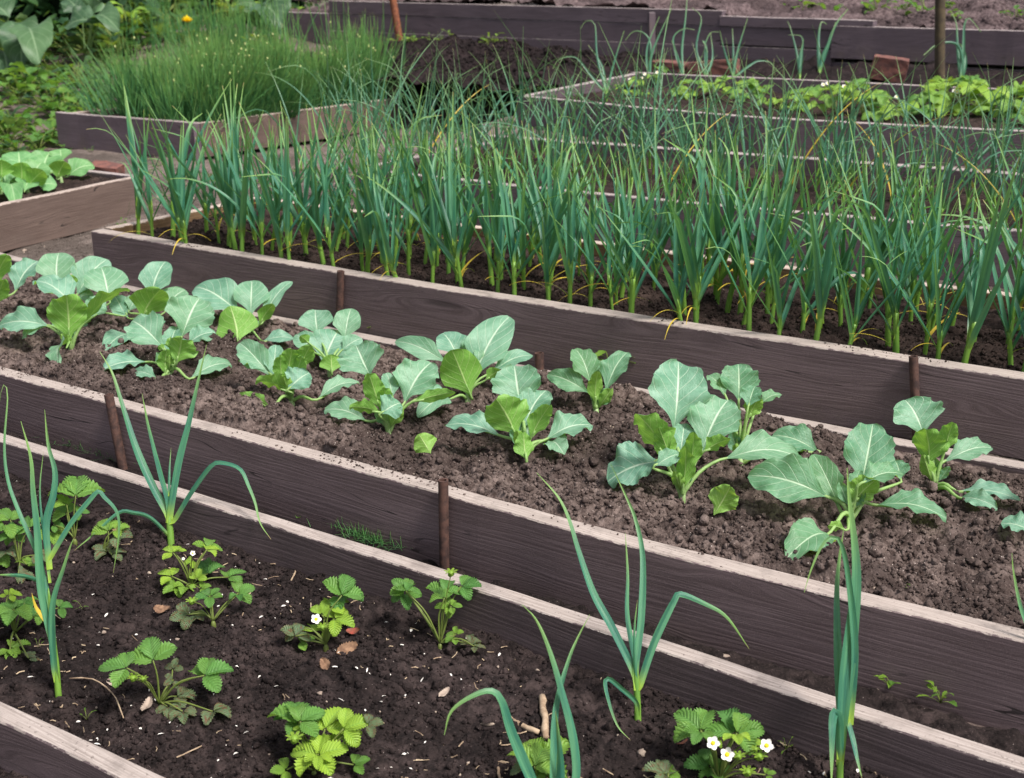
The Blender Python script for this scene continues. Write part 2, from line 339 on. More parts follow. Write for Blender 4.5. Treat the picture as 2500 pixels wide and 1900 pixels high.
# ------------------------------------------------------------------ ground and soils
def grid(name, xs, ys, zf, mat, kind='structure'):
    X, Y = np.meshgrid(xs, ys); Z = zf(X, Y); nx, ny = len(xs), len(ys)
    me = bpy.data.meshes.new(name); me.vertices.add(nx*ny); me.vertices.foreach_set('co', np.stack([X, Y, Z], -1).ravel())
    i = np.arange((ny-1)*nx).reshape(ny-1, nx)[:, :-1].ravel(); q = np.stack([i, i+1, i+nx+1, i+nx], -1)
    me.loops.add(q.size); me.polygons.add(len(q)); me.loops.foreach_set('vertex_index', q.ravel())
    me.polygons.foreach_set('loop_start', np.arange(0, q.size, 4)); me.update(calc_edges=True)
    o = finish(me, name, mat, None, True); o['kind'] = kind; return o
GY = [-40, 1.0, 2.0, 3.1, 3.9, 4.4, 5.5, 6.1, 7.4, 9.5, 10.4, 60]
GZ = [-.08, -.08, -.06, .10, .19, .235, .36, .42, .5, .60, .63, 2.]
def ground_z(X, Y): return np.interp(Y, GY, GZ)
def ground_f(X, Y):
    near = np.exp(-((X+2)**2+(Y-3)**2)/60.)
    zl = np.interp(Y, [-40, 1, 2, 3.1, 4.3, 5.6, 7.6, 8.6, 9.5, 60], [-.08, -.08, -.06, .09, .12, .15, .18, .42, .55, 2.])
    k = np.clip((-4.3-X)/.9, 0, 1)*np.clip((-X-2.5)/.1,0,1); z = ground_z(X, Y)*(1-k)+zl*k+fbm(X*1.3, Y*1.3, 3, 3)*.03+fbm(X*9, Y*9, 3, 9)*.018*near
    z = z+.14*np.clip((-X-7.55)/1.2, 0, 1.5)*np.clip((Y-4.6)/1.5, 0, 1)*(Y < 30)
    return z
def grade(a, b, c, d, fine, coarse):
    return np.concatenate([np.linspace(a, b, coarse, endpoint=False), np.arange(b, c, fine), np.linspace(c, d, coarse)])
gx = grade(-90, -10, 2, 70, .035, 40); gy = grade(-60, .4, 9.8, 120, .035, 40)
grid('ground', gx, gy, ground_f, M['soil_path'])
def clods(X, Y, big, s=0, k=1.):
    return k*(.55*domes(X, Y, .05, s, .35*big)+.8*domes(X, Y, .023, s+20, .7)+.8*domes(X, Y, .012, s+40, .85))
def f_kale(X, Y):
    z = .150+.026*np.exp(-((Y-2.19)/.13)**2)+fbm(X*4, Y*4, 3, 5)*.042+clods(X, Y, 1., 100, .95)
    z = z-.012*np.clip((Y-2.75)/.3, 0, 1); z = np.where(Y < np.interp(X, [-5, -.9, -.28, 1], [2.085, 2.087, 2.125, 2.205]), .0, z); return np.where((Y < np.interp(X, [-.9, -.28, 1], [2.145, 2.18, 2.26])), np.minimum(z, .183), np.where(Y > 3.04, np.minimum(z, .135), z))
def f_bed1(X, Y): return -.02+fbm(X*5, Y*5, 3, 31)*.022+clods(X, Y, .9, 200, .62)
def f_garlic(X, Y): return .298+fbm(X*4, Y*4, 3, 51)*.02+clods(X, Y, .9, 300, .8)
grid('bed_soil', np.arange(-4.9, 1.0, .0055), np.arange(2.10, 3.08, .0055), f_kale, M['soil_light'])
grid('bed_soil', np.arange(-4.2, .9, .0052), np.arange(.9, 1.905, .0052), f_bed1, M['soil_dark'])
grid('bed_soil', np.arange(-4.06, 1.4, .009), np.arange(3.19, 4.0, .009), f_garlic, M['soil_garlic'])
grid('path', np.arange(-4.6, 1.0, .008), np.arange(1.935, 2.078, .008), lambda X, Y: -.004+.022*np.clip((X+2.2)/2, 0, 1)+fbm(X*6, Y*6, 3, 61)*.02+clods(X, Y, .8, 400, .7), M['soil_dark'])

# ------------------------------------------------------------------ boards
_bn = 0
def plank(name, parent, front, zt, thick, h, mat, extend=(0, 0), side=1, cap0=True, wob=.0012, ztl=None, holes=None):
    """front: points of the front top edge (x, y) left to right; the board lies behind them (side=1) with its top at zt"""
    global _bn; _bn += 1
    P = np.array([[p[0], p[1]] for p in front], float)
    if extend[0]: P[0] = P[0]-nrm(np.append(P[1]-P[0], 0))[:2]*extend[0]
    if extend[1]: P[-1] = P[-1]+nrm(np.append(P[-1]-P[-2], 0))[:2]*extend[1]
    n = max(6, int(np.linalg.norm(P[-1]-P[0])/.04)); C = cat_rom(np.c_[P, np.zeros(len(P))], n)[:, :2]
    T = np.gradient(C, axis=0); T /= np.linalg.norm(T, axis=1)[:, None]; N = np.c_[-T[:, 1], T[:, 0]]*side
    L = np.concatenate([[0], np.cumsum(np.linalg.norm(np.diff(C, axis=0), axis=1))])
    zz = np.full(n, zt) if ztl is None else np.interp(np.linspace(0, 1, n), np.linspace(0, 1, len(ztl)), ztl)
    zz = zz+wob*2*fbm(L*2.3+_bn*7, L*0+_bn, 3, _bn)
    e = .003
    prof = [(0, -h), (0, -h*.5), (0, -e-.004), (0, -e), (e*.8, 0), (thick-e*.8, 0), (thick, -e), (thick, -h*.5), (thick, -h)]
    vs = []; ats = []
    for i in range(n):
        wv = wob*3*vnoise(np.array([L[i]*9+_bn]), np.array([_bn*1.]), _bn)[0]
        for (o, dz) in prof:
            q = C[i]+N[i]*(o+(wv if o < thick*.5 else 0))
            vs.append((q[0], q[1], zz[i]+dz+(wv*.5 if dz == 0 else 0))); ats.append((-dz, L[i], _bn*.37))
    k = len(prof); fs = [(i*k+j, i*k+(j+1) % k, (i+1)*k+(j+1) % k, (i+1)*k+j) if side < 0 else (i*k+j, (i+1)*k+j, (i+1)*k+(j+1) % k, i*k+(j+1) % k) for i in range(n-1) for j in range(k)]
    fs += [tuple(range(k)), tuple(range((n-1)*k, n*k))[::-1]]
    mb = MB(); mb.add(vs, fs, np.array(ats)); o = mb.build(name, mat, parent, smooth=False)
    return o
def pts(z, *px): return [at(x, y, z)[:2] for x, y in px]
def bed(label, loc): return thing('raised_bed', label, 'raised bed', loc)

b1 = bed('nearest raised bed with weathered planks around strawberries and a few leeks', (-1.5, 1.5, -.05))
plank('plank', b1, pts(.085, (0, 1077), (900, 1358), (1700, 1619), (2500, 1887)), .085, .043, .17, M['board_worn'], (1.2, 1.1))
pA = at(0, 1763, .085); pB = at(285, 1900, .085)
plank('plank', b1, [pA[:2], pB[:2]], .085, .043, .17, M['board_worn'], (1.8, 1.6))
b2 = bed('raised bed of dark planks around two rows of young cabbages', (-1.8, 2.6, 0))
plank('plank', b2, pts(.19, (0, 914), (900, 1158), (1700, 1374), (2500, 1566)), .19, .049, .196, M['board'], (1.5, 1.1), ztl=(.19, .19, .19, .19))
plank('plank', b2, pts(.15, (0, 627), (334, 713), (668, 782), (1512, 952), (2500, 1145)), .15, .05, .16, M['board_worn'], (.2, 1.2))
b3 = bed('long raised bed with a high dark front plank, crowded with garlic', (-2.2, 3.6, .15))
ef = pts(.345, (222, 565), (800, 661), (1700, 803.5), (2500, 923.6))
plank('plank', b3, ef, .345, .062, .215, M['board'], (0, 1.9))
gf = pts(.35, (1268, 568), (1600, 614), (2500, 726)); gf[0] = V(-4.04, gf[0][1]); gf = [gf[0], gf[1], gf[2]]
plank('plank', b3, gf, .35, .045, .2, M['board_inner'], (0, 2.0))
fe = [V(ef[0][0], ef[0][1]+.066), V(ef[0][0]-.02, gf[0][1]-.004)]
plank('plank', b3, fe, .347, .045, .21, M['board_inner'], side=-1)
b4 = bed('raised bed behind the garlic planted with a thicket of thin onions', (-2.6, 5., .3))
i_f = pts(.455, (873, 415), (1207, 448), (1700, 497), (2500, 566))
plank('plank', b4, i_f, .455, .045, .24, M['board_far'], (0, 2.2))
k_f = pts(.50, (1600, 362), (2500, 427)); d_ = (k_f[1]-k_f[0]); k_f[0] = k_f[0]-d_*((k_f[0][0]-i_f[0][0])/d_[0])
plank('plank', b4, k_f, .50, .07, .2, M['board_far'], (0, 2.4))
plank('plank', b4, [V(i_f[0][0]+.05, i_f[0][1]+.05), V(i_f[0][0]+.05, k_f[0][1]-.004)], .47, .045, .2, M['board_far'], side=1)
b5 = bed('raised bed with low planks holding leafy strawberries before the retaining wall', (-3.5, 6.8, .45))
l_f = pts(.62, (1262, 234), (1700, 275), (2150, 303), (2500, 320))
plank('plank', b5, l_f, .62, .05, .2, M['board_far'], (0, 2.5))
m_f = pts(.71, (1541, 177), (2455, 218))
plank('plank', b5, m_f, .71, .05, .22, M['board_far'], (0, 2.8))
plank('plank', b5, [V(l_f[0][0]+.05, l_f[0][1]+.054), V(m_f[0][0]+.05, m_f[0][1]-.004)], .62, .05, .18, M['board_far'], side=1, ztl=(.62, .705))
# chive bed and little cabbage bed on the left
b6 = bed('raised bed at the left overflowing with flowering chives', (-6.8, 6.5, .2))
c_f = pts(.4, (134, 275), (456, 299), (488, 301)); c_e = at(975, 240, .4)[:2]
plank('plank', b6, c_f, .4, .05, .24, M['board_far'])
plank('plank', b6, [c_f[2]+V(.003, .0), c_e], .4, .05, .22, M['board_brown'], side=1)
plank('plank', b6, [V(c_f[0][0]+.05, c_f[0][1]+.054), V(c_f[0][0]+.05, c_e[1])], .39, .05, .22, M['board_brown'], side=1)
plank('plank', b6, [V(c_e[0]-.42, c_e[1]-.01), V(c_e[0]+.03, c_e[1]-.03)], .515, .05, .11, M['board_brown'])
b7 = bed('small raised bed at the left edge holding a clump of cabbages', (-5.6, 3.7, .1))
s_a, s_b, s_c = [at(x, y, .33)[:2] for x, y in ((0, 501), (350, 429), (208, 421))]
s_dir = nrm(np.append(s_b-s_a, 0))[:2]
plank('plank', b7, [s_a-s_dir*.6, s_b], .33, .045, .21, M['board_brown'], side=1)
plank('plank', b7, [s_c-V(.9, .0), V(s_b[0]-.05, s_b[1]-.05)], .33, .045, .21, M['board_far'])
grid('bed_soil', np.arange(s_c[0]-.9, s_b[0]-.04, .012), np.arange(s_a[1]-.5, s_b[1]-.03, .012), lambda X, Y: .29+clods(X, Y, .9, 700, .8)+fbm(X*4, Y*4, 2, 8)*.02, M['soil_garlic'])
grid('bed_soil', np.arange(i_f[0][0]+.03, 1.3, .014), np.arange(i_f[3][1]-.42, 5.56, .014), lambda X, Y: np.where(Y > np.interp(X, [p[0] for p in i_f], [p[1] for p in i_f])+.03, .425, .2)+clods(X, Y, .9, 500, .8)+fbm(X*4, Y*4, 2, 9)*.02, M['soil_garlic'])
grid('bed_soil', np.arange(l_f[0][0]+.03, 1.5, .02), np.arange(min(p[1] for p in l_f)+.03, m_f[0][1]+.04, .02), lambda X, Y: .565+.06*np.clip((Y-6.3)/1.2, 0, 1)+clods(X, Y, .9, 600, .9)-.3*(Y < np.interp(X, [p[0] for p in l_f], [p[1] for p in l_f])+.02), M['soil_garlic'])
grid('bed_soil', np.arange(c_f[0][0]+.04, c_e[0]-.02, .03), np.arange(c_f[1][1]+.03, c_e[1]+.02, .03), lambda X, Y: .35+clods(X, Y, .9, 800, 1.)+fbm(X*4, Y*4, 2, 10)*.03-.3*(Y < np.interp(X, [p[0] for p in c_f], [p[1] for p in c_f])+.02), M['soil_garlic'])

# retaining wall of stacked planks, terrace soil behind it
YW = 9.6
wl = thing('retaining_wall', 'long stepped retaining wall of stacked dark planks behind the beds', 'wall', (-6, YW, .6))
def wp(x, y, dy=0.): return atY(x, y, YW+dy)
q0, q1, q2, q3, q4 = wp(802, 2), wp(1763, 26), wp(1759, 39), wp(2133, 51), wp(2035, 63)
qe = wp(2500, 71)
def wplank(a, b, dy, h, z0=None, z1=None, th=.09): return plank('plank', wl, [(a[0], YW+dy), (b[0], YW+dy)], a[2], th, h, M['board_far'], ztl=(a[2] if z0 is None else z0, b[2] if z1 is None else z1))
wplank(q0, q1, 0, .115); z1 = q0[2]-.118
wplank(V(q0[0], 0, z1), V(q2[0]+.005, 0, q1[2]-.118), .004, .16); wplank(V(q0[0]-.2, 0, z1-.163), V(q4[0]-.0, 0, q1[2]-.281), .002, .17)
wplank(V(q2[0], 0, q2[2]), V(q3[0], 0, q3[2]), -.012, .075, th=.1)
wplank(V(q2[0]+.008, 0, q2[2]-.078), V(q4[0]-.005, 0, q3[2]-.072), .001, .14)
wplank(V(q4[0], 0, q4[2]), V(qe[0]+4, 0, qe[2]-.03), -.016, .24)
wplank(V(q4[0]-.8, 0, q4[2]-.27), V(qe[0]+4, 0, qe[2]-.3), .02, .2)
ql, qm = wp(714, 30), wp(800, 33)
wplank(V(ql[0]-.4, 0, ql[2]), V(q0[0]-.004, 0, qm[2]), -.02, .3)
def wpost(x0, x1, yt, yb, dy, mat):
    a = wp((x0+x1)/2, yt, dy); b = wp((x0+x1)/2, yb, dy); r = abs(wp(x1, yt, dy)[0]-wp(x0, yt, dy)[0])*.36
    mb = MB(); tube(mb, [b-V(0, 0, .2), b, (a+b)/2, a-V(0, 0, .01), a], [r, r, r*.97, r, r*.9], attr=(.5, 0, .3), k=4); mb.build('post', mat, wl, smooth=False)
wpost(1577, 1604, 30, 150, -.06, M['board_far'])
zt_ = lambda X: np.interp(X, [q0[0], q1[0], q2[0], q4[0]], [q0[2]-.015, q1[2]-.02, q2[2]-.03, q4[2]-.03])
grid('terrace', np.concatenate([np.arange(ql[0]-.35, 2, .04), np.linspace(2.2, 30, 20)]), np.concatenate([np.arange(YW+.07, 13, .04), np.linspace(13.1, 60, 30)]),
     lambda X, Y: np.where(X < q0[0]-.05, ql[2]-.05, zt_(X))+.10*(Y-YW-.07)+fbm(X*2, Y*2, 3, 21)*.10+fbm(X*9, Y*9, 2, 22)*.04+clods(X/1.6, Y/1.6, 1., 900, 1.6), M['soil_bank'])

# pipes, posts, bricks
def pipe(name, top, bot, wpx, Y, label, mat=M['rust'], cat='pipe', hollow=True, group=None, into=.12):
    a, b = atY(*top, Y), atY(*bot, Y); r = wpx/2/F*depth(a)
    o = thing(name, label, cat, b, group); d = nrm(a-b); mb = MB()
    n = 9; ps = [b-d*into+(a-b+d*into)*i/(n-1) for i in range(n)]
    tube(mb, ps, [r]*n, k=16, cap=False)
    if hollow:
        tube(mb, [ps[-1]-d*.05, ps[-1]], [r*.68]*2, k=16, cap=False)
        e1 = nrm(np.cross(d, V(1, 0, 0))); e2 = np.cross(d, e1); k = 16; vs = []
        for rr in (r, r*.68):
            vs += [ps[-1]+rr*(math.cos(2*math.pi*j/k)*e1+math.sin(2*math.pi*j/k)*e2) for j in range(k)]
        mb.add(vs, [(j, (j+1) % k, k+(j+1) % k, k+j) for j in range(k)], V(0, 0, 0))
        mb.build('tube', mat, o)
        m2 = MB(); c_ = ps[-1]-d*.045; m2.add([c_+r*.68*(math.cos(2*math.pi*j/k)*e1+math.sin(2*math.pi*j/k)*e2) for j in range(k)], [tuple(range(k))], V(0, 0, 0)); m2.build('bottom', mat, o)
    else:
        tube(mb, [ps[-1]-d*.001, ps[-1]], [r, r*.1], k=12); mb.build('tube', mat, o)
    return o
YC = 2.076
pipe('stake_pipe', (265, 963), (300, 1142), 23, YC-.017, 'rusty pipe leaning against the cabbage bed plank at its left part')
pipe('stake_pipe', (1082, 1172), (1085, 1387), 25.5, YC-.016, 'upright brown pipe holding the front plank of the cabbage bed, open at the top')
YE = ef[1][1]
pipe('stake_pipe', (832, 662), (829, 763), 18.5, YE-.014, 'slim brown pipe against the garlic bed plank behind the left cabbages')
pipe('stake_pipe', (2230, 870), (2236, 1020), 22.5, ef[3][1]-.03, 'brown pipe against the garlic bed plank at its right part')
pipe('stake_pipe', (1316, 862), (1318, 905), 23, YE-.03, 'short broken pipe stub between the cabbage bed and the garlic bed')
pipe('metal_post', (953, -40), (975, 96), 18, 9.35, 'orange rusty post rising beside the retaining wall by the chives', M['rust_red'], 'post', False)
pipe('wooden_post', (2296, -60), (2294, 203), 25, 7.75, 'tall olive brown post standing before the retaining wall at the right', M['post'], 'post', False)
def brick(px, py, Y, size, rz, tilt, label):
    P = atY(px, py, Y); import bmesh
    bm = bmesh.new(); bmesh.ops.create_cube(bm, size=1)
    bmesh.ops.subdivide_edges(bm, edges=bm.edges[:], cuts=4, use_grid_fill=True)
    for v in bm.verts:
        c = np.array(v.co); cn = np.abs(c); k = 1-.05*max(0, cn.sum()-1.1)
        v.co = mathutils.Vector(c*k*np.array(size))+mathutils.Vector(RNG.normal(0, .0018, 3))
    me = bpy.data.meshes.new('brick'); bm.to_mesh(me); bm.free(); o = finish(me, 'brick', M['brick'], None, False)
    o.location = tuple(P); o.rotation_euler = (tilt[0], tilt[1], rz); tag(o, label, 'brick'); return o
brick(2172, 168, 8.6, (.23, .11, .15), .25, (.1, .12), 'red brick standing tilted under the retaining wall near the tall post')
brick(1742, 166, 8.4, (.36, .12, .10), .1, (0, -.1), 'long reddish brick lying behind the strawberry bed')
brick(1640, 163, 8.4, (.3, .14, .07), -.15, (.05, .04), 'flat pale brick leaning behind the strawberry bed left of the long brick')
brick(260, 418, 4.75, (.18, .1, .08), .4, (.2, .1), 'red brick lying behind the small cabbage bed by the chive bed')

# ------------------------------------------------------------------ cabbages
def gz_kale(P): return .155+.026*math.exp(-((P[1]-2.19)/.13)**2)
def lift(x, y, dep, gz, m=.014):
    P = atD(x, y, dep); z = gz(P)+m
    return at(x, y, z) if P[2] < z else P
def blade(mb, P1, P2, wapp, side, rnd, wav=.1, arch=.10, fold=.25, roll=0., shape=1., tooth=.03, freq=3.2, nt=22, nu=15, cup=.0):
    toV = nrm(CAM-(P1+P2)/2); m = nrm(P2-P1); L = np.linalg.norm(P2-P1)
    hor = math.sqrt(max(0, 1-m[2]**2))
    n = (toV*.62+UP*.75*hor) if side > 0 else (-toV*.85+UP*.5*hor)
    n = nrm(n-m*(n @ m)); tp = nrm(toV-m*(toV @ m)); W = min(1.1*wapp/max(.55, abs(n @ tp)), L*1.45)
    s = np.cross(m, n)
    if roll: c, q = math.cos(roll), math.sin(roll); s, n = s*c+n*q, n*c-s*q
    ph = rnd*40; vs = []; ats = []; us = np.linspace(-1, 1, nu); ts = np.linspace(0, 1, nt); P1 = P1-m*L*.11; L = L*1.11
    for i, t in enumerate(ts):
        pw = (math.sin(math.pi*min(1, t**(.78*shape)*.985+.012))**.52) if t < 1 else .1
        pw *= .10+.90*min(1, t/.34)**1.5
        cen = P1+m*L*t+n*L*(arch*math.sin(math.pi*t)-.0)+(-UP*L*.10*t**3 if side > 0 else 0)
        for u in us:
            a = abs(u); sg = 1 if u > 0 else -1
            tt = 1+tooth*math.sin(t*67+sg*2+ph)+tooth*1.2*math.sin(t*29+ph*1.7+sg)+tooth*.8*vnoise(np.array([t*40+ph]), np.array([sg*3.]), 4)[0]*2
            wv = wav*a*a*(math.sin(t*freq*6.28+ph+sg*1.3)+.6*math.sin(t*freq*11+ph*2+sg*2.1))
            half = W*.5*pw*(1+(tt-1)*a**3)
            vs.append(cen+s*(u*half*math.cos(fold*a))+n*(half*a*math.sin(fold)*(1+cup*a)+W*.5*wv*min(1, t*3)))
            ats.append((t*.97+.015, u, rnd))
    fs = [(i*nu+j, i*nu+j+1, (i+1)*nu+j+1, (i+1)*nu+j) for i in range(nt-1) for j in range(nu-1)]
    mb.add(vs, fs, np.array(ats))
def cab_leaf(plant, base, bd, L, gz, mat, idx, sm=False, sc=.40706):
    """L = (region, blade base x y, tip x y, apparent width, side +1 upper / -1 under, roll deg, flags)"""
    r, bx, by, tx, ty, wd, side = L[:7]; roll = R(L[7]) if len(L) > 7 else 0.; fl = L[8] if len(L) > 8 else ''
    (x1, y1), (x2, y2) = zp(r, bx, by), zp(r, tx, ty); k = .40706*bd/F
    lp = math.hypot(tx-bx, ty-by)*k; vert = max(0, (by-ty)*k/max(lp, 1e-6))
    b0 = -.02 if side > 0 else .025
    if fl == 'f': b0 = .05
    if fl == 'b': b0 = -.06
    dt = (-(.15+.3*vert)*lp if side > 0 else (.25+.3*vert)*lp)
    P1 = lift(x1, y1, bd-b0, gz, .03); P2 = lift(x2, y2, bd-b0-dt, gz, .04)
    mb = MB(); rnd = ((idx*.377) % 1.)
    smooth = sm; roll += (((idx*.618+.3) % 1)-.5)*(.35 if sm else .6)
    blade(mb, P1, P2, wd*k*depth(P1)/bd, side, rnd, wav=.07 if smooth else .15, arch=.07+.05*rnd if side > 0 else .10, fold=.2 if smooth else .32,
          roll=roll, tooth=.006 if smooth else .026, freq=1.6 if smooth else 2.6)
    if base is not None:
        m = nrm(P2-P1); pl = np.linalg.norm(P1-base); c1 = base+UP*pl*.3+(P1-base)*.25
        P1 = P1-m*np.linalg.norm(P2-P1)*.14; pp = cat_rom([base, (c1+base+(P1-base)*.5)/2, P1-m*.004, P1+m*np.linalg.norm(P2-P1)*.3], 10)
        tube(mb, pp, np.linspace(.0062, .0026, 10)*(.75 if sm else .9), (-.5, 0, rnd), k=7, ta=(-.9, -.2))
    o = mb.build('leaf', mat, plant); return o
def cabbage(label, r, bx, by, leaves, sm=False, gz=gz_kale, mat='cabbage', stem=True, base_px=None, zoff=0., h=.03):
    x, y = zp(r, bx, by); P = at(x, y, .165); P = at(x, y, gz(P)); bd = depth(P)
    o = thing('cabbage_plant', label, 'cabbage', P, 'young cabbages in the planting rows'); top = P+UP*h
    mb = MB(); tube(mb, [P-UP*.03, P, P+UP*h*.6, top], [.0095, .009, .0078, .005], (0, 0, 0), k=9); mb.build('stem', M['stem'], o)
    for i, L in enumerate(leaves): cab_leaf(o, top-UP*h*.35*(i % 3), bd, L, gz, M[mat], i+int(bx), sm)
    if not sm:                                              # young leaves folded round the heart
        g = np.random.default_rng(int(abs(bx)*7+by))
        for i in range(3):
            a = g.uniform(0, 6.283); e = V(math.cos(a), math.sin(a), 0); q = g.uniform(.032, .062); P1 = top+UP*.008+e*.010; P2 = P1+UP*q+e*q*g.uniform(.25, .7); mb = MB()
            blade(mb, P1, P2, q*g.uniform(.55, .8), 1 if e @ (CAM-P1) < 0 else -1, g.uniform(0, 1), wav=.2, arch=-.06, fold=.5, tooth=.03, freq=2.8, nt=14, nu=11); mb.build('leaf', M['cabbage_dark'], o)
    return o
cabbage('cabbage cut off by the left photo edge, one big leaf reaching in', 'a', -45, 560,
    [('a', 105, 350, 225, 165, 185, 1, 25), ('a', -30, 330, 45, 155, 130, -1), ('a', -40, 450, 25, 300, 110, -1), ('a', -90, 400, -200, 250, 200, 1)])
cabbage('front row cabbage with one bright yellow green leaf lifted, leftmost whole plant', 'a', 430, 750,
    [('a', 420, 445, 215, 275, 195, 1, 0, 'b'), ('a', 415, 640, 398, 395, 245, -1), ('a', 535, 545, 775, 360, 130, -1, -30), ('a', 265, 575, -5, 545, 125, 1, 0),
     ('a', 255, 590, 130, 640, 60, 1), ('a', 410, 690, 350, 800, 75, -1, 0, 'f'), ('a', 450, 620, 480, 500, 130, 1, 0, 'b'), ('a', 540, 520, 600, 390, 120, 1, -20), ('a', 350, 600, 345, 530, 60, 1, 0, 'b')])
cabbage('smooth round leaved back row cabbage behind the leftmost whole front row plant', 'a', 480, 600,
    [('a', 345, 330, 350, 115, 215, 1), ('a', 480, 370, 640, 150, 190, 1), ('a', 650, 410, 605, 205, 240, 1, 0, 'f'), ('a', 745, 500, 690, 390, 110, 1, 10), ('a', 430, 350, 405, 275, 90, -1), ('a', 480, 410, 560, 380, 90, 1)], True)
cabbage('back row cabbage with one tall pointed leaf above a bright underside', 'a', 905, 600,
    [('a', 910, 390, 990, 165, 180, 1, 8), ('a', 860, 520, 965, 360, 215, -1, -10), ('a', 1000, 480, 1110, 345, 150, 1), ('a', 765, 640, 625, 700, 92, 1), ('a', 780, 480, 830, 390, 90, 1), ('a', 760, 520, 690, 440, 95, 1, 10)], True)
cabbage('front row cabbage with ruffled leaves and a wide backward leaning one, second whole plant', 'a', 1020, 905,
    [('a', 960, 690, 790, 520, 210, 1, 8), ('a', 1100, 620, 1195, 385, 270, 1, 0, 'b'), ('a', 1140, 680, 1290, 600, 110, 1), ('a', 1060, 790, 1090, 650, 190, -1, 15, 'f'), ('a', 850, 800, 585, 830, 115, 1), ('a', 930, 890, 795, 840, 70, 1),
     ('a', 1170, 880, 1385, 785, 100, 1), ('a', 1020, 760, 1060, 560, 130, 1, 0), ('a', 980, 720, 950, 700, 60, -1), ('a', 990, 860, 1000, 720, 90, -1)])
cabbage('back row cabbage with three broad upright leaves and a holed bright one', 'a', 1470, 650,
    [('a', 1410, 485, 1170, 310, 205, 1), ('a', 1505, 495, 1510, 283, 195, 1), ('a', 1425, 655, 1380, 460, 245, -1, 0), ('a', 1590, 530, 1750, 280, 95, 1, 15), ('a', 1560, 560, 1640, 450, 80, -1), ('a', 1600, 665, 1760, 640, 80, 1),
     ('a', 1500, 610, 1525, 540, 80, 1), ('a', 1290, 640, 1150, 640, 110, 1)], True)
cabbage('front row cabbage with many small curly leaves, third whole plant', 'a', 1750, 1055,
    [('a', 1610, 860, 1435, 650, 150, 1, 10), ('a', 1640, 880, 1655, 670, 120, 1), ('a', 1590, 850, 1435, 770, 120, 1), ('a', 1720, 880, 1750, 720, 135, -1), ('a', 1800, 840, 1860, 700, 120, -1), ('a', 1720, 970, 1535, 910, 140, -1, 15, 'f'),
     ('a', 1740, 950, 1855, 845, 150, 1, -10, 'f'), ('a', 1600, 1060, 1435, 985, 50, -1), ('a', 1930, 1005, 2155, 895, 95, 1), ('a', 1690, 900, 1680, 760, 90, -1), ('a', 1760, 900, 1810, 760, 90, -1)])
cabbage('back row cabbage with paired round leaves just left of the slim pipe', 'a', 1980, 880,
    [('a', 1905, 620, 1890, 465, 195, 1, 0, 'b'), ('a', 2070, 650, 2105, 452, 155, 1, 0, 'b'), ('a', 1945, 790, 2030, 580, 235, 1), ('a', 1870, 720, 1775, 615, 120, 1), ('a', 1990, 850, 1985, 750, 140, -1), ('a', 2060, 720, 2170, 640, 90, 1), ('a', 1850, 680, 1800, 640, 60, -1)], True)
cabbage('front row cabbage with two wide veined leaves beside the smooth giant leaf plant', 'b', 365, 1155,
    [('b', 250, 770, 170, 575, 265, 1, 6), ('b', 310, 965, 245, 765, 125, -1), ('b', 385, 900, 350, 745, 110, 1), ('b', 475, 915, 620, 670, 250, 1, -6), ('b', 570, 900, 690, 845, 100, 1), ('b', 530, 935, 765, 880, 65, -1),
     ('b', 205, 1040, -20, 960, 130, 1), ('b', 330, 1000, 435, 930, 140, 1, -10, 'f'), ('b', 300, 1000, 130, 970, 90, -1, 0, 'f'), ('b', 350, 960, 340, 850, 90, -1)])
cabbage('back row cabbage with one giant smooth paddle shaped leaf', 'b', 840, 940,
    [('b', 690, 690, 405, 537, 105, 1, 20), ('b', 770, 650, 690, 505, 180, 1, 0, 'b'), ('b', 890, 770, 1090, 375, 235, 1), ('b', 850, 880, 745, 625, 235, -1), ('b', 1010, 745, 1228, 630, 110, 1), ('b', 860, 640, 830, 545, 85, 1, 0, 'b'),
     ('b', 905, 690, 905, 595, 55, 1), ('b', 955, 800, 1035, 745, 75, -1), ('b', 720, 925, 538, 995, 105, 1)], True)
cabbage('front row cabbage in mid bed with a bright lobed leaf and flat side leaves', 'b', 1190, 1285,
    [('b', 1155, 950, 1120, 690, 290, 1, 0, 'b'), ('b', 1125, 1125, 1010, 920, 265, -1, 10), ('b', 1185, 1070, 1310, 840, 215, 1, -8), ('b', 1220, 1150, 1335, 955, 120, -1, -10), ('b', 1000, 1130, 705, 1045, 140, 1), ('b', 1340, 1150, 1590, 1050, 170, 1),
     ('b', 1345, 1180, 1420, 1235, 115, 1), ('b', 1190, 1270, 1175, 1120, 120, -1), ('b', 1200, 1160, 1210, 1000, 120, 1)])
cabbage('small slender back row cabbage by the broken pipe stub', 'b', 1610, 1035,
    [('b', 1570, 810, 1485, 592, 160, 1), ('b', 1680, 850, 1800, 608, 155, 1, 0), ('b', 1545, 870, 1320, 745, 115, 1, 20), ('b', 1605, 940, 1618, 755, 90, -1), ('b', 1630, 800, 1635, 705, 50, 1, 0, 'b')], mat='cabbage_dark')
cabbage('largest front row cabbage with a huge pale upright leaf', 'c', 160, 1540,
    [('c', 115, 1060, 140, 648, 345, 1, 0, 'b'), ('c', 60, 1265, -110, 1010, 200, -1, 10), ('c', -5, 1300, -285, 1385, 255, 1), ('c', 10, 1315, 150, 1230, 95, 1, 0, 'f'), ('c', 290, 1205, 440, 885, 290, 1, -6), ('c', 150, 1240, 175, 1045, 150, 1),
     ('c', 165, 1450, 180, 1205, 115, -1), ('c', 460, 1275, 870, 1230, 170, 1), ('c', 300, 1235, 450, 1160, 100, -1), ('c', 210, 1330, 230, 1120, 110, -1), ('c', 100, 1300, 20, 1090, 130, -1)])
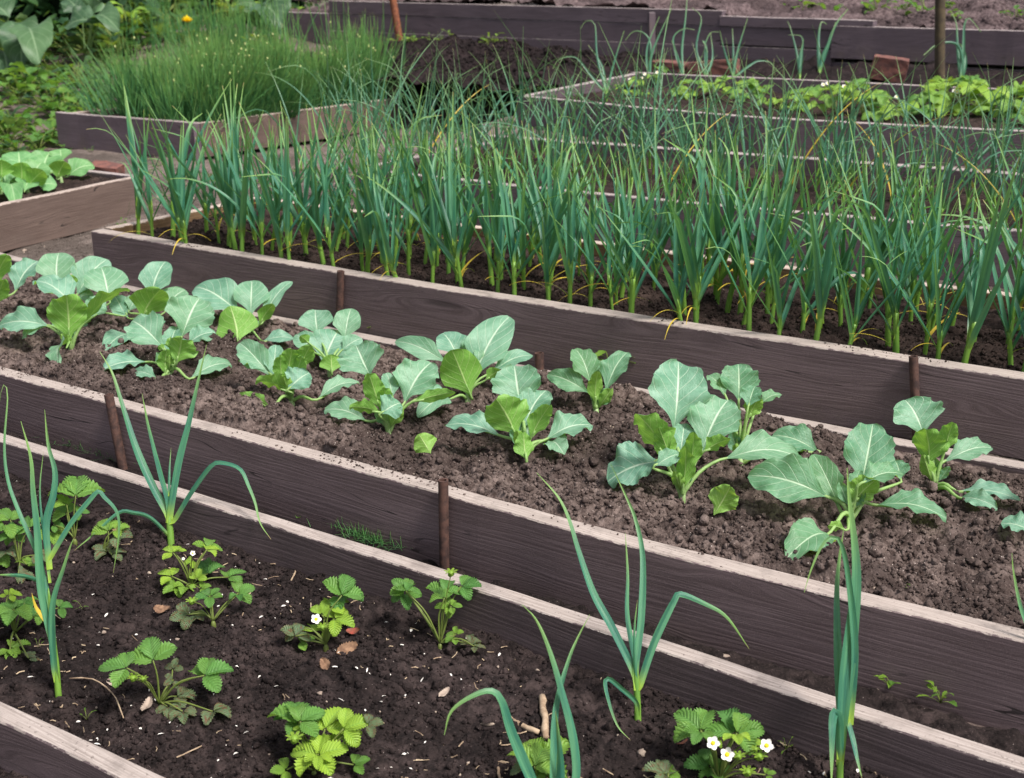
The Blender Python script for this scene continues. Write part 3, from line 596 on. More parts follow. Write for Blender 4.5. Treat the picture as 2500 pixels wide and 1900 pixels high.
cabbage('back row cabbage partly hidden behind the largest front row one', 'c', 505, 1335,
    [('c', 500, 910, 500, 685, 225, 1), ('c', 410, 890, 315, 760, 120, 1), ('c', 560, 960, 600, 825, 125, 1, 0, 'f'), ('c', 560, 1030, 625, 910, 110, -1), ('c', 640, 945, 760, 880, 80, 1), ('c', 950, 1225, 705, 1110, 155, 1)], mat='cabbage_dark')
cabbage('front row cabbage behind the tallest leek with drooping side leaves', 'c', 1165, 1690,
    [('c', 1240, 1410, 1310, 1025, 290, 1, 0, 'b'), ('c', 985, 1490, 560, 1335, 240, 1), ('c', 1090, 1540, 950, 1215, 160, 1, 10), ('c', 1190, 1540, 1330, 1400, 170, -1), ('c', 1260, 1420, 1490, 1345, 140, 1, 0, 'f'), ('c', 1470, 1390, 1440, 1275, 120, 1, 0, 'b'),
     ('c', 1370, 1560, 1750, 1600, 160, 1), ('c', 1010, 1738, 785, 1840, 195, 1), ('c', 1130, 1700, 1035, 1680, 55, -1), ('c', 1190, 1480, 1230, 1330, 90, 1)], mat='cabbage_dark', h=.045)
cabbage('rightmost back row cabbage, one leaf raised on a long stalk below the right pipe', 'c', 1670, 1490,
    [('c', 1600, 1115, 1500, 900, 285, 1), ('c', 1640, 1300, 1620, 1100, 205, -1), ('c', 1735, 1230, 1785, 1060, 110, -1, -10), ('c', 1760, 1285, 2020, 1180, 120, 1), ('c', 1860, 1475, 2195, 1500, 105, 1), ('c', 1850, 1515, 2055, 1555, 95, 1)])
cabbage('cabbage mostly outside the photo at right, one leaf tip showing', 'c', 2380, 1760,
    [('c', 2240, 1710, 2075, 1650, 135, 1), ('c', 2400, 1500, 2420, 1250, 250, 1), ('c', 2480, 1560, 2700, 1450, 220, 1), ('c', 2330, 1600, 2290, 1430, 180, -1)])
def loose(label, L):
    x, y = zp(L[0], L[1], L[2]); P = at(x, y, .17); o = cab_leaf(None, None, depth(P), L, lambda p: gz_kale(p)-.01, M['cabbage_dark'], int(L[1])); o.name = 'fallen_leaf'; tag(o, label, 'leaf')
loose('single round leaf stuck in the crumbly soil left of the mid bed cabbage', ('b', 610, 1235, 545, 1130, 140, -1))
loose('single dark round leaf half buried in soil right of the largest cabbage', ('c', 360, 1600, 450, 1445, 175, -1))
gz_small = lambda P: .30
for lb, bx, by, lv in (
    ('cabbage at the left photo edge in the small left bed', 10, 1175, [('i', 40, 1120, -60, 1000, 170, 1), ('i', 30, 1100, 20, 930, 170, 1), ('i', 60, 1130, 90, 1190, 120, 1), ('i', -20, 1150, -150, 1100, 150, 1), ('i', 10, 1060, 5, 960, 130, -1)]),
    ('cabbage in the middle of the small left bed with a cupped bright heart leaf', 170, 1165, [('i', 120, 1010, 110, 895, 200, 1, 0, 'b'), ('i', 130, 1085, 125, 975, 130, -1), ('i', 170, 1115, 260, 1025, 120, -1), ('i', 240, 1110, 340, 1100, 110, 1), ('i', 100, 1110, 20, 1060, 120, 1), ('i', 200, 1060, 250, 960, 160, 1), ('i', 150, 1140, 180, 1060, 120, 1)]),
    ('cabbage at the right end of the small left bed', 370, 1095, [('i', 260, 1030, 300, 895, 200, 1), ('i', 370, 960, 360, 885, 130, 1, 0, 'b'), ('i', 345, 1060, 390, 970, 120, -1), ('i', 420, 1050, 560, 975, 120, 1), ('i', 320, 1040, 200, 960, 120, 1)])):
    cabbage(lb, 'i', bx, by, lv, True, gz_small, 'cabbage_fresh')

# ------------------------------------------------------------------ strawberries
def leaflet(mb, c, m, n, L, W, rnd, fold=.3, arch=.12, nt=19, nu=11):
    s = np.cross(m, n); vs = []; ats = []; ph = rnd*30
    for i in range(nt):
        t = i/(nt-1); pw = math.sin(math.pi*min(1, (t**.92)*.97+.02))**.62 if t < .999 else .06
        cen = c+m*L*t+n*L*(arch*math.sin(math.pi*t*.9)-.25*arch*t**2*2)
        for j in range(nu):
            u = -1+2*j/(nu-1); a = abs(u)
            tooth = 1+(.13 if a > .9 else 0)*(1 if (i % 2) else -1)*(t > .22)
            pl = .03*math.sin((t*7.5-a*2.2)*6.283)*a*(1-a*.4)
            half = W*.5*pw*tooth
            tt = min(1.02, t+(.03 if a > .9 and i % 2 else 0))
            vs.append(cen+m*L*(tt-t)+s*(u*half*math.cos(fold*a))+n*(half*a*math.sin(fold)+W*pl-W*.10*a*a*math.sin(t*5+ph)))
            ats.append((t*.97+.015, u, rnd))
    mb.add(vs, [(i*nu+j, i*nu+j+1, (i+1)*nu+j+1, (i+1)*nu+j) for i in range(nt-1) for j in range(nu-1)], np.array(ats))
def trifoliate(plant, base, c, m, n, L, rnd, mat, spread=1.25, petiole=True):
    mb = MB(); s = np.cross(m, n)
    for k, ang in enumerate((0, spread, -spread)):
        d = m*math.cos(ang)+s*math.sin(ang); d = nrm(d-n*(.18 if k else .05)); nn = nrm(n-d*(n @ d))
        leaflet(mb, c+d*.003, d, nn, L*(1 if k == 0 else .84), L*.72, rnd if k == 0 else min(1, rnd+.05*k), .34+.16*((rnd*7+k) % 1), .12)
    if petiole:
        mid = base*.55+c*.45+UP*np.linalg.norm(c-base)*.15+V(*RNG.normal(0, .004, 3)); pp = cat_rom([base, mid, c], 9)
        tube(mb, pp, np.linspace(.0024, .0013, 9), (-.5, 0, rnd), k=6)
    return mb.build('leaf', mat, plant)
def flower(plant, P, d, r, name='flower', n=5):
    d = nrm(d); e1 = nrm(np.cross(d, V(.3, .9, .1))); e2 = np.cross(d, e1); mb = MB(); ph = RNG.uniform(0, 6)
    for k in range(n):
        a = ph+k*6.283/n; e = math.cos(a)*e1+math.sin(a)*e2; f = np.cross(d, e); vs = []; nr = 6
        for i in range(nr):
            q = i/(nr-1); ww = r*.40*math.sin(math.pi*min(.93, .12+q*.8))**.8
            for u in (-1, -.4, .4, 1): vs.append(P+e*r*(.12+.88*q)*(1-.06*abs(u)*(q > .8))+f*ww*u+d*(r*.28*q*q+.05*r*abs(u)+.004*r*k))
        mb.add(vs, [(i*4+j, i*4+j+1, (i+1)*4+j+1, (i+1)*4+j) for i in range(nr-1) for j in range(3)], V(.5, 0, 0), 0)
    o = mb.build(name, M['petal'], plant); m2 = MB(); blob(m2, P+d*r*.12, V(1, 1, 1)*r*.34, 3, .15); m2.build('flower_centre', M['yellow'], o)
    return o
def bud(plant, P, r):
    mb = MB(); blob(mb, P, V(1, 1, 1)*r, 2, .2, (.4, .2, .6))
    for k in range(7):
        a = k*.9; e = V(math.cos(a), math.sin(a), .4); leaflet(mb, P, nrm(e), nrm(UP-e*.3), r*2.4, r*1.0, .8, nt=5, nu=5)
    return mb.build('flower_bud', M['straw'], plant)
gz1 = lambda P: -.012
def strawberry(label, r, bx, by, leaves, flowers=(), buds=(), extra=None, zb=-.012):
    x, y = zp(r, bx, by); B = at(x, y, zb); bd = depth(B)
    o = thing('strawberry_plant', label, 'strawberry plant', B, 'strawberry plants in the nearest bed')
    mb = MB(); tube(mb, [B-UP*.02, B+UP*.002, B+UP*.009], [.0065, .0055, .003], (-.5, 0, .1), k=8); mb.build('crown', M['straw_dull'], o)
    for i, L in enumerate(leaves):
        cx, cyy, tx, ty = L[:4]; fl = L[4] if len(L) > 4 else 'g'; off = L[5] if len(L) > 5 else (((i*37+int(bx)) % 11)/11-.5)*.06
        (x1, y1), (x2, y2) = zp(r, cx, cyy), zp(r, tx, ty); c = lift(x1, y1, bd-off, lambda P: zb, .016)
        toV = nrm(CAM-c); hv = .80+.3*(((i*53+int(by)) % 7)/7-.5); n = nrm(UP*hv+toV*(.30)+V(*RNG.normal(0, .16, 3)))
        d2 = ray(x2, y2); t_ = ((c-CAM) @ n)/(d2 @ n); T = CAM+d2*t_; m = T-c; L_ = np.linalg.norm(m); lim = math.hypot(x2-x1, y2-y1)*depth(c)/F*1.3
        L_ = min(L_, lim); m = nrm(m-n*(m @ n))
        rn = {'g': .12, 'y': .72, 'm': .38, 'd': .2, 'r': .3}[fl]
        trifoliate(o, B+UP*.01, c, m, n, L_, min(.95, max(0, rn+RNG.uniform(-.08, .1))), M['straw_dull'] if fl in 'dr' else M['straw'], 1.15+.3*((i*29 % 5)/5-.3))
    for (fx, fy, rr) in flowers:
        P = atD(*zp(r, fx, fy), bd-.05); mb = MB(); flower(o, P, nrm(CAM-P)+V(.15, 0, .35)+RNG.normal(0, .15, 3), rr*.40706*bd/F)
        tube(mb, cat_rom([B+UP*.01, (B+P)/2+UP*.02, P-nrm(CAM-P)*.002], 8), .0011, (-.5, 0, .6), k=5); mb.build('flower_stalk', M['straw'], o)
    for (fx, fy, rr) in buds:
        P = atD(*zp(r, fx, fy), bd-.05); bud(o, P, rr*.40706*bd/F); mb = MB()
        tube(mb, cat_rom([B+UP*.01, (B+P)/2+UP*.02, P], 8), .001, (-.5, 0, .6), k=5); mb.build('flower_stalk', M['straw'], o)
    return o
strawberry('cluster of strawberry leaves at the left photo edge beside the arching leek', 'e', 120, 410,
    [(85, 215, 20, 150), (85, 215, 140, 250), (180, 170, 130, 105), (110, 445, 200, 470, 'd'), (40, 305, 90, 345, 'd'), (30, 150, -50, 210), (160, 390, 200, 340, 'm'), (60, 120, 10, 60), (230, 330, 280, 370, 'd'), (-20, 330, -80, 420)])
strawberry('tall strawberry with three big leaflets near the plank, left of the upright leek', 'e', 450, 255,
    [(455, -25, 465, -185), (400, 80, 330, 30), (460, 80, 530, 75), (310, 190, 330, 270, 'm'), (320, 150, 380, 160), (400, 30, 340, -20, 'm')])
strawberry('low strawberry with dull faded leaves under the leek leaf', 'e', 620, 340,
    [(650, 190, 600, 115, 'm'), (690, 180, 770, 165, 'm'), (640, 310, 560, 285, 'd'), (670, 330, 755, 310, 'd'), (700, 215, 790, 225, 'd')])
strawberry('bushy yellow green strawberry with a white flower below the upright leek', 'e', 1150, 545,
    [(1045, 315, 1075, 262, 'y'), (1040, 320, 985, 290, 'y'), (1245, 290, 1262, 210, 'm'), (1240, 300, 1310, 300, 'y'), (1245, 445, 1215, 345), (1160, 365, 1110, 395, 'y'), (1030, 460, 955, 435, 'y'), (1370, 465, 1470, 430), (1060, 520, 985, 560, 'm'), (1180, 480, 1200, 420, 'y'), (1200, 530, 1260, 520, 'm'), (1115, 520, 1080, 580, 'm')],
    [(1155, 322, 17), (1100, 355, 10)])
strawberry('strawberry with a dark three part leaf and a runner just right of the pebble', 'e', 1280, 750,
    [(1265, 580, 1310, 535), (1255, 580, 1165, 605), (1430, 560, 1520, 525), (1425, 565, 1445, 610), (1125, 690, 1025, 715, 'd'), (1170, 690, 1215, 720, 'd'), (1130, 690, 1120, 650, 'd')], buds=[(1150, 615, 18)])
strawberry('strawberry with drooping outer leaves and a red old leaf at its foot', 'e', 960, 1250,
    [(918, 965, 895, 825, 'g', .03), (760, 1010, 600, 1005, 'g', .06), (1035, 1020, 1060, 960, 'd'), (1225, 1055, 1390, 1010, 'g', .02), (1225, 1050, 1280, 960, 'g', .0), (1060, 1180, 1180, 1200, 'd'), (1040, 1080, 990, 1110, 'd'), (1005, 1240, 1010, 1305, 'r'), (1275, 1270, 1375, 1300, 'd'), (1095, 1270, 1105, 1345, 'r')], buds=[(800, 1075, 20), (860, 1080, 14)])
strawberry('pale yellow strawberry with an open white flower and a dead leaf at its foot', 'e', 1955, 890,
    [(2050, 575, 2085, 450), (2045, 575, 2170, 600), (1985, 640, 2085, 605, 'y'), (2005, 715, 2120, 755, 'y'), (1890, 790, 1850, 730, 'y'), (1770, 800, 1690, 780, 'd'), (1770, 820, 1800, 740, 'd'), (1800, 850, 1880, 830, 'm'), (1930, 690, 1960, 610, 'y'), (1960, 780, 2020, 800, 'y')],
    [(1895, 718, 33)], [(1935, 770, 18)])
strawberry('two stalked strawberry against the second plank with a small reddish leaf', 'f', 675, 885,
    [(465, 545, 395, 480), (470, 550, 520, 490), (468, 560, 480, 650), (700, 560, 735, 455), (700, 590, 640, 540), (800, 520, 915, 515), (735, 640, 650, 650, 'm'), (740, 640, 800, 640, 'm'), (770, 810, 765, 765, 'm'), (760, 820, 710, 850, 'm'), (860, 870, 850, 810, 'r'), (880, 880, 940, 890, 'r')], buds=[(740, 445, 20)])
strawberry('vivid green strawberry at the bottom photo edge with a closed bud', 'e', 1885, 1650,
    [(1790, 1325, 1760, 1155), (1800, 1330, 1940, 1270), (1785, 1325, 1650, 1310), (1950, 1375, 2045, 1250, 'y'), (2060, 1375, 2205, 1330, 'y'), (2060, 1400, 2110, 1480, 'y'), (1815, 1390, 1830, 1335, 'y'), (1910, 1530, 2080, 1490, 'y', .04), (1900, 1530, 1755, 1510, 'y', .04), (1910, 1530, 1905, 1610, 'y', .05), (2120, 1590, 2210, 1560), (1720, 1620, 1630, 1630, 'm'), (2200, 1350, 2290, 1340, 'd')], buds=[(1768, 1440, 26)])
strawberry('big leaved strawberry at the lower photo edge behind the drooping leek', 'f', 1260, 1790,
    [(1240, 1600, 1150, 1500, 'd'), (1240, 1600, 1310, 1450, 'm'), (1270, 1580, 1440, 1460, 'm'), (1250, 1640, 1380, 1640, 'm'), (1300, 1640, 1270, 1600, 'm')])
strawberry('strawberry with three open white flowers near the tallest leek', 'd', 380, 1720,
    [(270, 1380, 130, 1280, 'g', .0), (280, 1380, 310, 1300, 'g', -.02), (270, 1390, 230, 1460, 'g', .02), (480, 1400, 400, 1260, 'g', .0), (490, 1400, 640, 1380, 'g', .01), (480, 1410, 510, 1480, 'y', .04), (500, 1370, 560, 1290, 'g', -.04), (330, 1600, 180, 1590), (340, 1610, 450, 1620), (660, 1650, 715, 1640, 'm'), (330, 1440, 400, 1420, 'y', .0), (560, 1440, 620, 1400, 'y', -.01)],
    [(345, 1460, 42), (430, 1530, 44), (667, 1475, 42)], [(625, 1545, 24), (500, 1545, 20), (555, 1640, 24), (600, 1500, 14)])
strawberry('pale speckled strawberry leaf pair at the bottom photo edge left of the flowering one', 'd', 60, 1730,
    [(50, 1645, 30, 1555, 'd'), (55, 1640, -70, 1620, 'd'), (60, 1650, 140, 1660, 'm')])
strawberry('strawberry barely rising over the photo edge right of the tallest leek', 'd', 1790, 1760, [(1770, 1690, 1765, 1640), (1770, 1690, 1860, 1680), (1770, 1700, 1690, 1670), (2170, 1680, 2211, 1660)])
strawberry('strawberry crowd at the left photo edge below the arching leek', 'e', 90, 825,
    [(85, 660, 40, 760, 'g', .05), (80, 660, 200, 680, 'g', .02), (80, 660, -30, 650), (45, 580, 30, 545, 'y'), (60, 570, 125, 570, 'y'), (160, 610, 225, 600), (350, 650, 430, 640), (60, 890, 175, 870, 'm'), (60, 900, 50, 960, 'm'), (170, 950, 230, 930, 'd'), (150, 620, 180, 590), (250, 680, 230, 740, 'm')])
# strawberries of the far bed, spread by eye of the planting rows
def far_straw(label, x, y, z, n, s, nf=0):
    B = V(x, y, z); o = thing('strawberry_plant', label, 'strawberry plant', B, 'strawberry plants in the far bed')
    for i in range(n):
        a = i*2.4+RNG.uniform(-.4, .4); el = RNG.uniform(.25, 1.15); ln = s*RNG.uniform(.7, 1.15)
        d = V(math.cos(a)*math.cos(el), math.sin(a)*math.cos(el), math.sin(el)); c = B+d*ln; h = nrm(V(math.cos(a), math.sin(a), 0)); n_ = nrm(UP*.8+h*.25*RNG.uniform(-.3, 1)+nrm(CAM-c)*.25)
        m = nrm(h-n_*(h @ n_)); trifoliate(o, B, c, m, n_, s*RNG.uniform(.34, .5), RNG.uniform(.1, .62), M['straw'], 1.3)
    for k in range(nf):
        P = B+V(RNG.uniform(-.1, .1), RNG.uniform(-.16, -.04), s*RNG.uniform(.6, .95)); fo = flower(o, P, V(.2, -.8, .6), .0125)
        mb = MB(); tube(mb, cat_rom([B, (B+P)/2, P], 6), .0015, (-.5, 0, .6), k=5); mb.build('flower_stalk', M['straw'], o)
FS = [(1540, 245, .13, 6, 0, 'small strawberry alone at the left corner of the far bed'), (1580, 205, .19, 9, 4, 'white flowering strawberry left in the far bed under the curled onions'), (1690, 225, .17, 10, 0, 'leafy strawberry between the curled onion clumps of the far bed'),
      (1800, 232, .21, 11, 0, 'wide strawberry before the long reddish brick'), (1905, 250, .17, 8, 0, 'low strawberry under the twin leaved onion of the far bed'), (2040, 255, .24, 12, 3, 'large light green strawberry with flowers before the tilted brick'),
      (2110, 265, .2, 9, 0, 'strawberry just right of the large flowering one in the far bed'), (2215, 270, .22, 11, 1, 'broad strawberry at the foot of the tall wooden post'), (2330, 262, .25, 12, 2, 'strawberry with one white flower right of the tall wooden post'),
      (2410, 262, .30, 13, 0, 'tallest strawberry of the far bed beside the nodding onion'), (2490, 275, .27, 11, 0, 'strawberry at the right photo edge in the far bed')]
for (px, py, s, n, nf, lb) in FS:
    P = at(px, py+(22 if px > 1560 else 0), .585); far_straw(lb, P[0], P[1], 0.575, n+1, s*.84, nf)

# ------------------------------------------------------------------ single leeks in the nearest bed
def leek(label, r, base, stem, leaves, ws, zb=-.012, dep=None, gname='leeks standing singly in the nearest bed'):
    x, y = zp(r, *base); B = at(x, y, zb); bd = dep or depth(B); B = atD(x, y, bd); k = .40706*bd/F
    o = thing('leek', label, 'leek', B, gname)
    S = [atD(*zp(r, *q), bd) for q in stem]; mb = MB(); sp2 = cat_rom([B-UP*.03]+[B]+S+[S[-1]+(S[-1]-S[-2])*.45], 14)
    tube(mb, sp2, np.r_[np.linspace(ws*k*.52, ws*k*.46, 10), ws*k*np.array([.4, .3, .2, .08])], (0, .3, .4), k=12, ta=(.25, .55)); mb.build('stem', M['gstem'], o)
    for i, L in enumerate(leaves):
        wd, pt = L[0], L[1]; off = L[2] if len(L) > 2 else (((i*61) % 7)/7-.5)*.10; rn = L[3] if len(L) > 3 else .1+.12*i
        j0 = min(range(len(stem)), key=lambda q: math.hypot(stem[q][0]-pt[0][0], stem[q][1]-pt[0][1]))
        if math.hypot(stem[j0][0]-pt[0][0], stem[j0][1]-pt[0][1]) < 80 and wd < 90:           # the sheath wraps the stem below the blade
            b_ = stem[j0-1] if j0 else base; pt = [(stem[j0][0]*.45+b_[0]*.55, stem[j0][1]*.45+b_[1]*.55)]+list(pt)
        P = cat_rom([np.append(zp(r, *q), 0) for q in pt], 34); n = len(P)
        D = bd-.004-off*np.linspace(0, 1, n)**1.2
        P3 = np.array([lift(P[j][0], P[j][1], D[j], lambda p: zb, .004) for j in range(n)])
        t = np.linspace(0, 1, n); w0 = min(.95, ws*1.02/wd); w = wd*k*np.minimum(w0+(1-w0)*t/.3, 1.)*np.clip((1-t)/.62, .03, 1)**.8
        toV = np.array([nrm(CAM-p) for p in P3]); T = frames(P3); sgn = 1 if (i % 2 == 0) else -1
        N = toV*.85*sgn+UP*.15; tw = np.sin(t*2.2+i)*.5; S_ = np.cross(T, N); N = N+S_*tw[:, None]
        mb = MB(); ribbon(mb, P3, w, N, .42*(1-.3*t.mean()), rn, nu=7); mb.build('leaf', M['garlic'], o)
    return o
leek('leek with arching leaves at the left photo edge', 'e', (350, 1170), [(338, 1000), (322, 880), (300, 640)],
    [(30, [(300, 640), (230, 350), (110, 70), (45, -120), (25, -330), (45, -620), (25, -690), (5, -640), (0, -590)]), (56, [(325, 890), (255, 560), (228, 200), (200, -50), (185, -250), (125, -470)]), (46, [(295, 420), (275, 150), (320, -30), (330, -170), (290, -330), (268, -540)]),
     (32, [(290, 370), (420, 150), (530, 10), (590, -52), (622, -20), (700, 70), (715, 200), (680, 440)]), (48, [(325, 960), (318, 640), (385, 400), (430, 260), (452, 220)]), (30, [(250, 500), (180, 470), (100, 455), (-30, 450)], .08), (18, [(300, 500), (240, 0), (260, -290)]), (30, [(250, 690), (215, 640), (190, 560)], .02, 2.)], 38)
leek('upright leek with a long bent leaf crossing the second plank', 'e', (1027, 275), [(1020, 180), (1010, 90)],
    [(50, [(1008, 90), (920, -70), (820, -290), (740, -540), (680, -740), (640, -820), (598, -888)]), (34, [(1010, 20), (960, -170), (895, -420), (870, -540), (852, -635)]), (44, [(1022, 60), (1070, -220), (1130, -450), (1180, -670), (1240, -930)]), (16, [(1015, -20), (1015, -170), (1026, -312)]),
     (35, [(1045, 130), (1150, -40), (1270, -200), (1340, -216), (1440, -180), (1490, -80), (1530, 20), (1560, 140), (1625, 238)], .14), (27, [(1012, 220), (900, 110), (800, 80), (710, 80), (560, 210), (445, 305)], .06)], 42)
leek('leek with a sharply kinked leaf in front of the second plank', 'f', (1860, 1360), [(1858, 1220), (1848, 1050)],
    [(54, [(1842, 1050), (1710, 780), (1590, 560), (1500, 300), (1450, 130), (1385, -10), (1255, -160)], -.1), (36, [(1850, 1000), (1800, 700), (1800, 450), (1785, 200)], -.06), (47, [(1845, 1010), (1880, 700), (1890, 350), (1850, 130), (1790, -20), (1698, -212)], -.12),
     (50, [(1872, 1115), (1960, 850), (2080, 600), (2120, 566), (2265, 625), (2395, 705), (2528, 895)], -.05), (32, [(1852, 1215), (1760, 1130), (1690, 1075), (1662, 1100), (1690, 1230), (1740, 1360), (1815, 1442)], .05), (22, [(1842, 980), (1840, 780), (1858, 600)], 0)], 42)
leek('leek rooted below the photo with a drooping leaf and crossed blades', 'f', (1340, 1960), [(1335, 1850), (1330, 1760)],
    [(74, [(1300, 1850), (1220, 1680), (1100, 1400), (1040, 1210), (975, 1150), (850, 1190), (740, 1275), (700, 1412)], .05), (60, [(1400, 1880), (1490, 1700), (1480, 1450), (1400, 1130), (1330, 900), (1250, 720), (1165, 630)], -.04), (46, [(1350, 1800), (1350, 1600), (1370, 1250), (1440, 980), (1500, 830), (1572, 690)], -.08), (60, [(1380, 1820), (1395, 1620), (1380, 1400), (1366, 1270)], .02)], 60)
leek('tallest leek with blue green blades bundled upright near the lower right', 'd', (1105, 1730), [(1107, 1640), (1110, 1540)],
    [(98, [(1110, 1560), (1130, 1200), (1165, 850), (1200, 500), (1190, 250), (1162, 0), (1150, -190)], .02), (58, [(1115, 1400), (1098, 900), (1090, 550), (1105, 350), (1130, 175)], -.03), (46, [(1165, 1350), (1195, 900), (1155, 450), (1110, 255), (1050, 225), (990, 290), (930, 430), (893, 556)], .05),
     (62, [(1105, 1480), (1098, 1340), (1080, 1275), (1066, 1340), (1062, 1480), (1056, 1720)], .06, .9), (36, [(1150, 1320), (1178, 1420), (1210, 1560), (1240, 1672)], .05, .95)], 44)
leek('leek tip showing at the right photo edge before the cabbage bed', 'd', (2480, 1560), [(2470, 1400), (2440, 1300)], [(46, [(2440, 1300), (2310, 930), (2200, 680), (2150, 450), (2138, 320)], 0), (40, [(2440, 1300), (2480, 800), (2560, 400)], 0)], 42)

# ------------------------------------------------------------------ garlic and onions grown in rows: templates, then copies
def strap_plant(kind, label, cat, group, k):
    g = np.random.default_rng(100*k+(0 if kind == 'garlic' else 7))
    o = thing(kind+'_plant', label, cat, (0, 0, 0), group)
    gar = kind == 'garlic'; H = g.uniform(.12, .185) if gar else g.uniform(.06, .10); az = g.uniform(0, 6.283); r0 = g.uniform(.0065, .0090) if gar else .0055
    mb = MB(); lean = V(*g.normal(0, .012, 2), 0); sp2 = cat_rom([V(0, 0, -.03), V(0, 0, .02), V(0, 0, H*.6)+lean*.5, V(0, 0, H)+lean], 9)
    tube(mb, sp2, np.linspace(r0*1.05, r0*.82, 9), (0, .3, g.uniform(0, 1)), k=9, ta=(.1, .5)); mb.build('stem', M['gstem'], o)
    nl = g.integers(5, 7) if gar else g.integers(4, 6)
    for i in range(nl):
        q = i/(nl-1); zb = H*(.45+.55*q) if gar else H*(.6+.4*q)
        a = az+(i % 2)*math.pi+g.normal(0, .45 if gar else 1.2); e = V(math.cos(a), math.sin(a), 0)
        L = (g.uniform(.40, .57) if gar else g.uniform(.50, .78))*(.75+.25*math.sin(math.pi*min(1, q+.25)))
        el0 = R(g.uniform(48, 64)+26*q); bend = R(g.uniform(-6, 17) if gar else g.uniform(0, 34))*(1.15-q*.6)
        if g.random() < (.07 if gar else .2): bend += R(55)
        n = 15; P = [sp2[-1]*(zb/H)*V(1, 1, 0)+V(0, 0, zb-.012)]; th = el0+R(14); kk = g.uniform(.45, .8) if g.random() < (.12 if gar else .28) else None; yaw = g.normal(0, .25); sw = a
        for j in range(1, n):
            t = j/(n-1); th = el0+R(14)*max(0, 1-t*6)-bend*t**1.7
            if kk and t > kk: th -= R(55)*min(1, (t-kk)*5)
            sw = a+yaw*t; P.append(P[-1]+L/(n-1)*V(math.cos(sw)*math.cos(th), math.sin(sw)*math.cos(th), math.sin(th)))
        t = np.linspace(0, 1, n); W = (g.uniform(.0165, .026) if gar else g.uniform(.011, .0175))
        w = W*np.minimum(.75+1.5*t, 1)*np.clip((1-t)/.75, .04, 1)**.75
        N = -np.tile(e, (n, 1))*.8+UP*.6; S_ = V(-math.sin(a), math.cos(a), 0); N = N+S_*(np.sin(t*2.5*g.uniform(.4, 1.3))*g.uniform(-.7, .7))[:, None]
        mb = MB(); ribbon(mb, P, w, N, .42 if gar else .75, g.uniform(0, 1) if (gar or g.random() > .015) else 2., nu=5); mb.build('leaf', M['garlic' if gar else 'onion'], o)
    if gar:
        for i in range(g.integers(0, 3)):
            a = g.uniform(0, 6.283); L = g.uniform(.10, .20); n = 11; P = [V(0, 0, H*g.uniform(.2, .5))]; th = R(g.uniform(30, 62)); c = R(g.uniform(20, 105))
            for j in range(1, n): t = j/(n-1); tt = th-c*t; P.append(P[-1]+L/(n-1)*V(math.cos(a)*math.cos(tt), math.sin(a)*math.cos(tt), math.sin(tt)))
            P = np.array(P); P[:, 2] = np.maximum(P[:, 2], .006); t = np.linspace(0, 1, n)
            mb = MB(); ribbon(mb, P, g.uniform(.007, .012)*np.clip((1-t)/.8, .1, 1)**.7, UP, .3, 2., nu=3); mb.build('withered_leaf', M['garlic'], o)
    return o
def rows(kind, label, cat, group, ntemp, spots):
    T = [strap_plant(kind, label, cat, group, k) for k in range(ntemp)]; used = set()
    for i, (x, y, z) in enumerate(spots):
        k = (i*7+int(RNG.integers(0, 3))) % ntemp; rz = RNG.uniform(0, 6.283); s = RNG.uniform(.76, 1.12); tl = RNG.normal(0, .06, 2)
        if k not in used: o = T[k]; used.add(k); o.location = (x, y, z); o.rotation_euler = (tl[0], tl[1], rz); o.scale = (s,)*3
        else: dup(T[k], (x, y, z), rz, s, tl)
ey = lambda x: np.interp(x, [p[0] for p in ef], [p[1] for p in ef]); iy = lambda x: np.interp(x, [p[0] for p in i_f], [p[1] for p in i_f])
sp = []
for j in range(6):
    for i in range(36):
        x = -4.0+i*.112+RNG.normal(0, .028)+(j % 2)*.05; dy = .10+j*.132+RNG.normal(0, .03)
        if RNG.random() < (.08 if j < 3 else .22): continue
        if x < -.18 and dy < .8: sp.append((x, ey(x)+dy, .303))
rows('garlic', 'garlic plant growing among the dense rows of garlic in the long middle bed', 'garlic', 'garlic plants in the long middle bed', 18, sp)
sp = []
for j in range(5):
    for i in range(29):
        x = -4.15+i*.138+RNG.normal(0, .035); y = iy(x)+.13+j*.185+RNG.normal(0, .03)
        if x < -.25: sp.append((x, y, .425))
rows('onion', 'thin onion plant in the crowded bed behind the garlic', 'onion', 'onion plants in the bed behind the garlic', 16, sp)
# tall onions with nodding tips in the far bed, each traced where it stands
def far_onion(label, base, leaves, z=.6, wd=6.5):
    B = at(*base, z); bd = depth(B); o = thing('onion_plant', label, 'onion', B, 'tall onions in the far bed'); mb = MB()
    tube(mb, [B-UP*.03, B, B+UP*.05], [.009, .0085, .006], (0, .3, .3), k=8, ta=(.2, .5)); mb.build('stem', M['gstem'], o)
    for i, pt in enumerate(leaves):
        P = cat_rom([np.append(B+UP*.04, 0)[:3]]+[atD(x, y, bd-.05*((i % 3)-1)*(j+1)/len(pt)) for j, (x, y) in enumerate(pt)], 20); t = np.linspace(0, 1, 20)
        w = wd*bd/F*np.minimum(.8+t, 1)*np.clip((1-t)/.7, .12, 1)**.7; N = np.array([nrm(CAM-p) for p in P]); mb = MB(); ribbon(mb, P, w, N*(1 if i % 2 else -1), .5, .15*i, nu=5); mb.build('leaf', M['onion'], o)
far_onion('tall onion left in the far bed with one leaf hooked over at the top', (1480, 245), [[(1458, 140), (1452, 60), (1430, 52), (1418, 70)], [(1440, 180), (1405, 140), (1365, 145), (1350, 168)], [(1500, 150), (1524, 75)], [(1470, 160), (1436, 110)]])
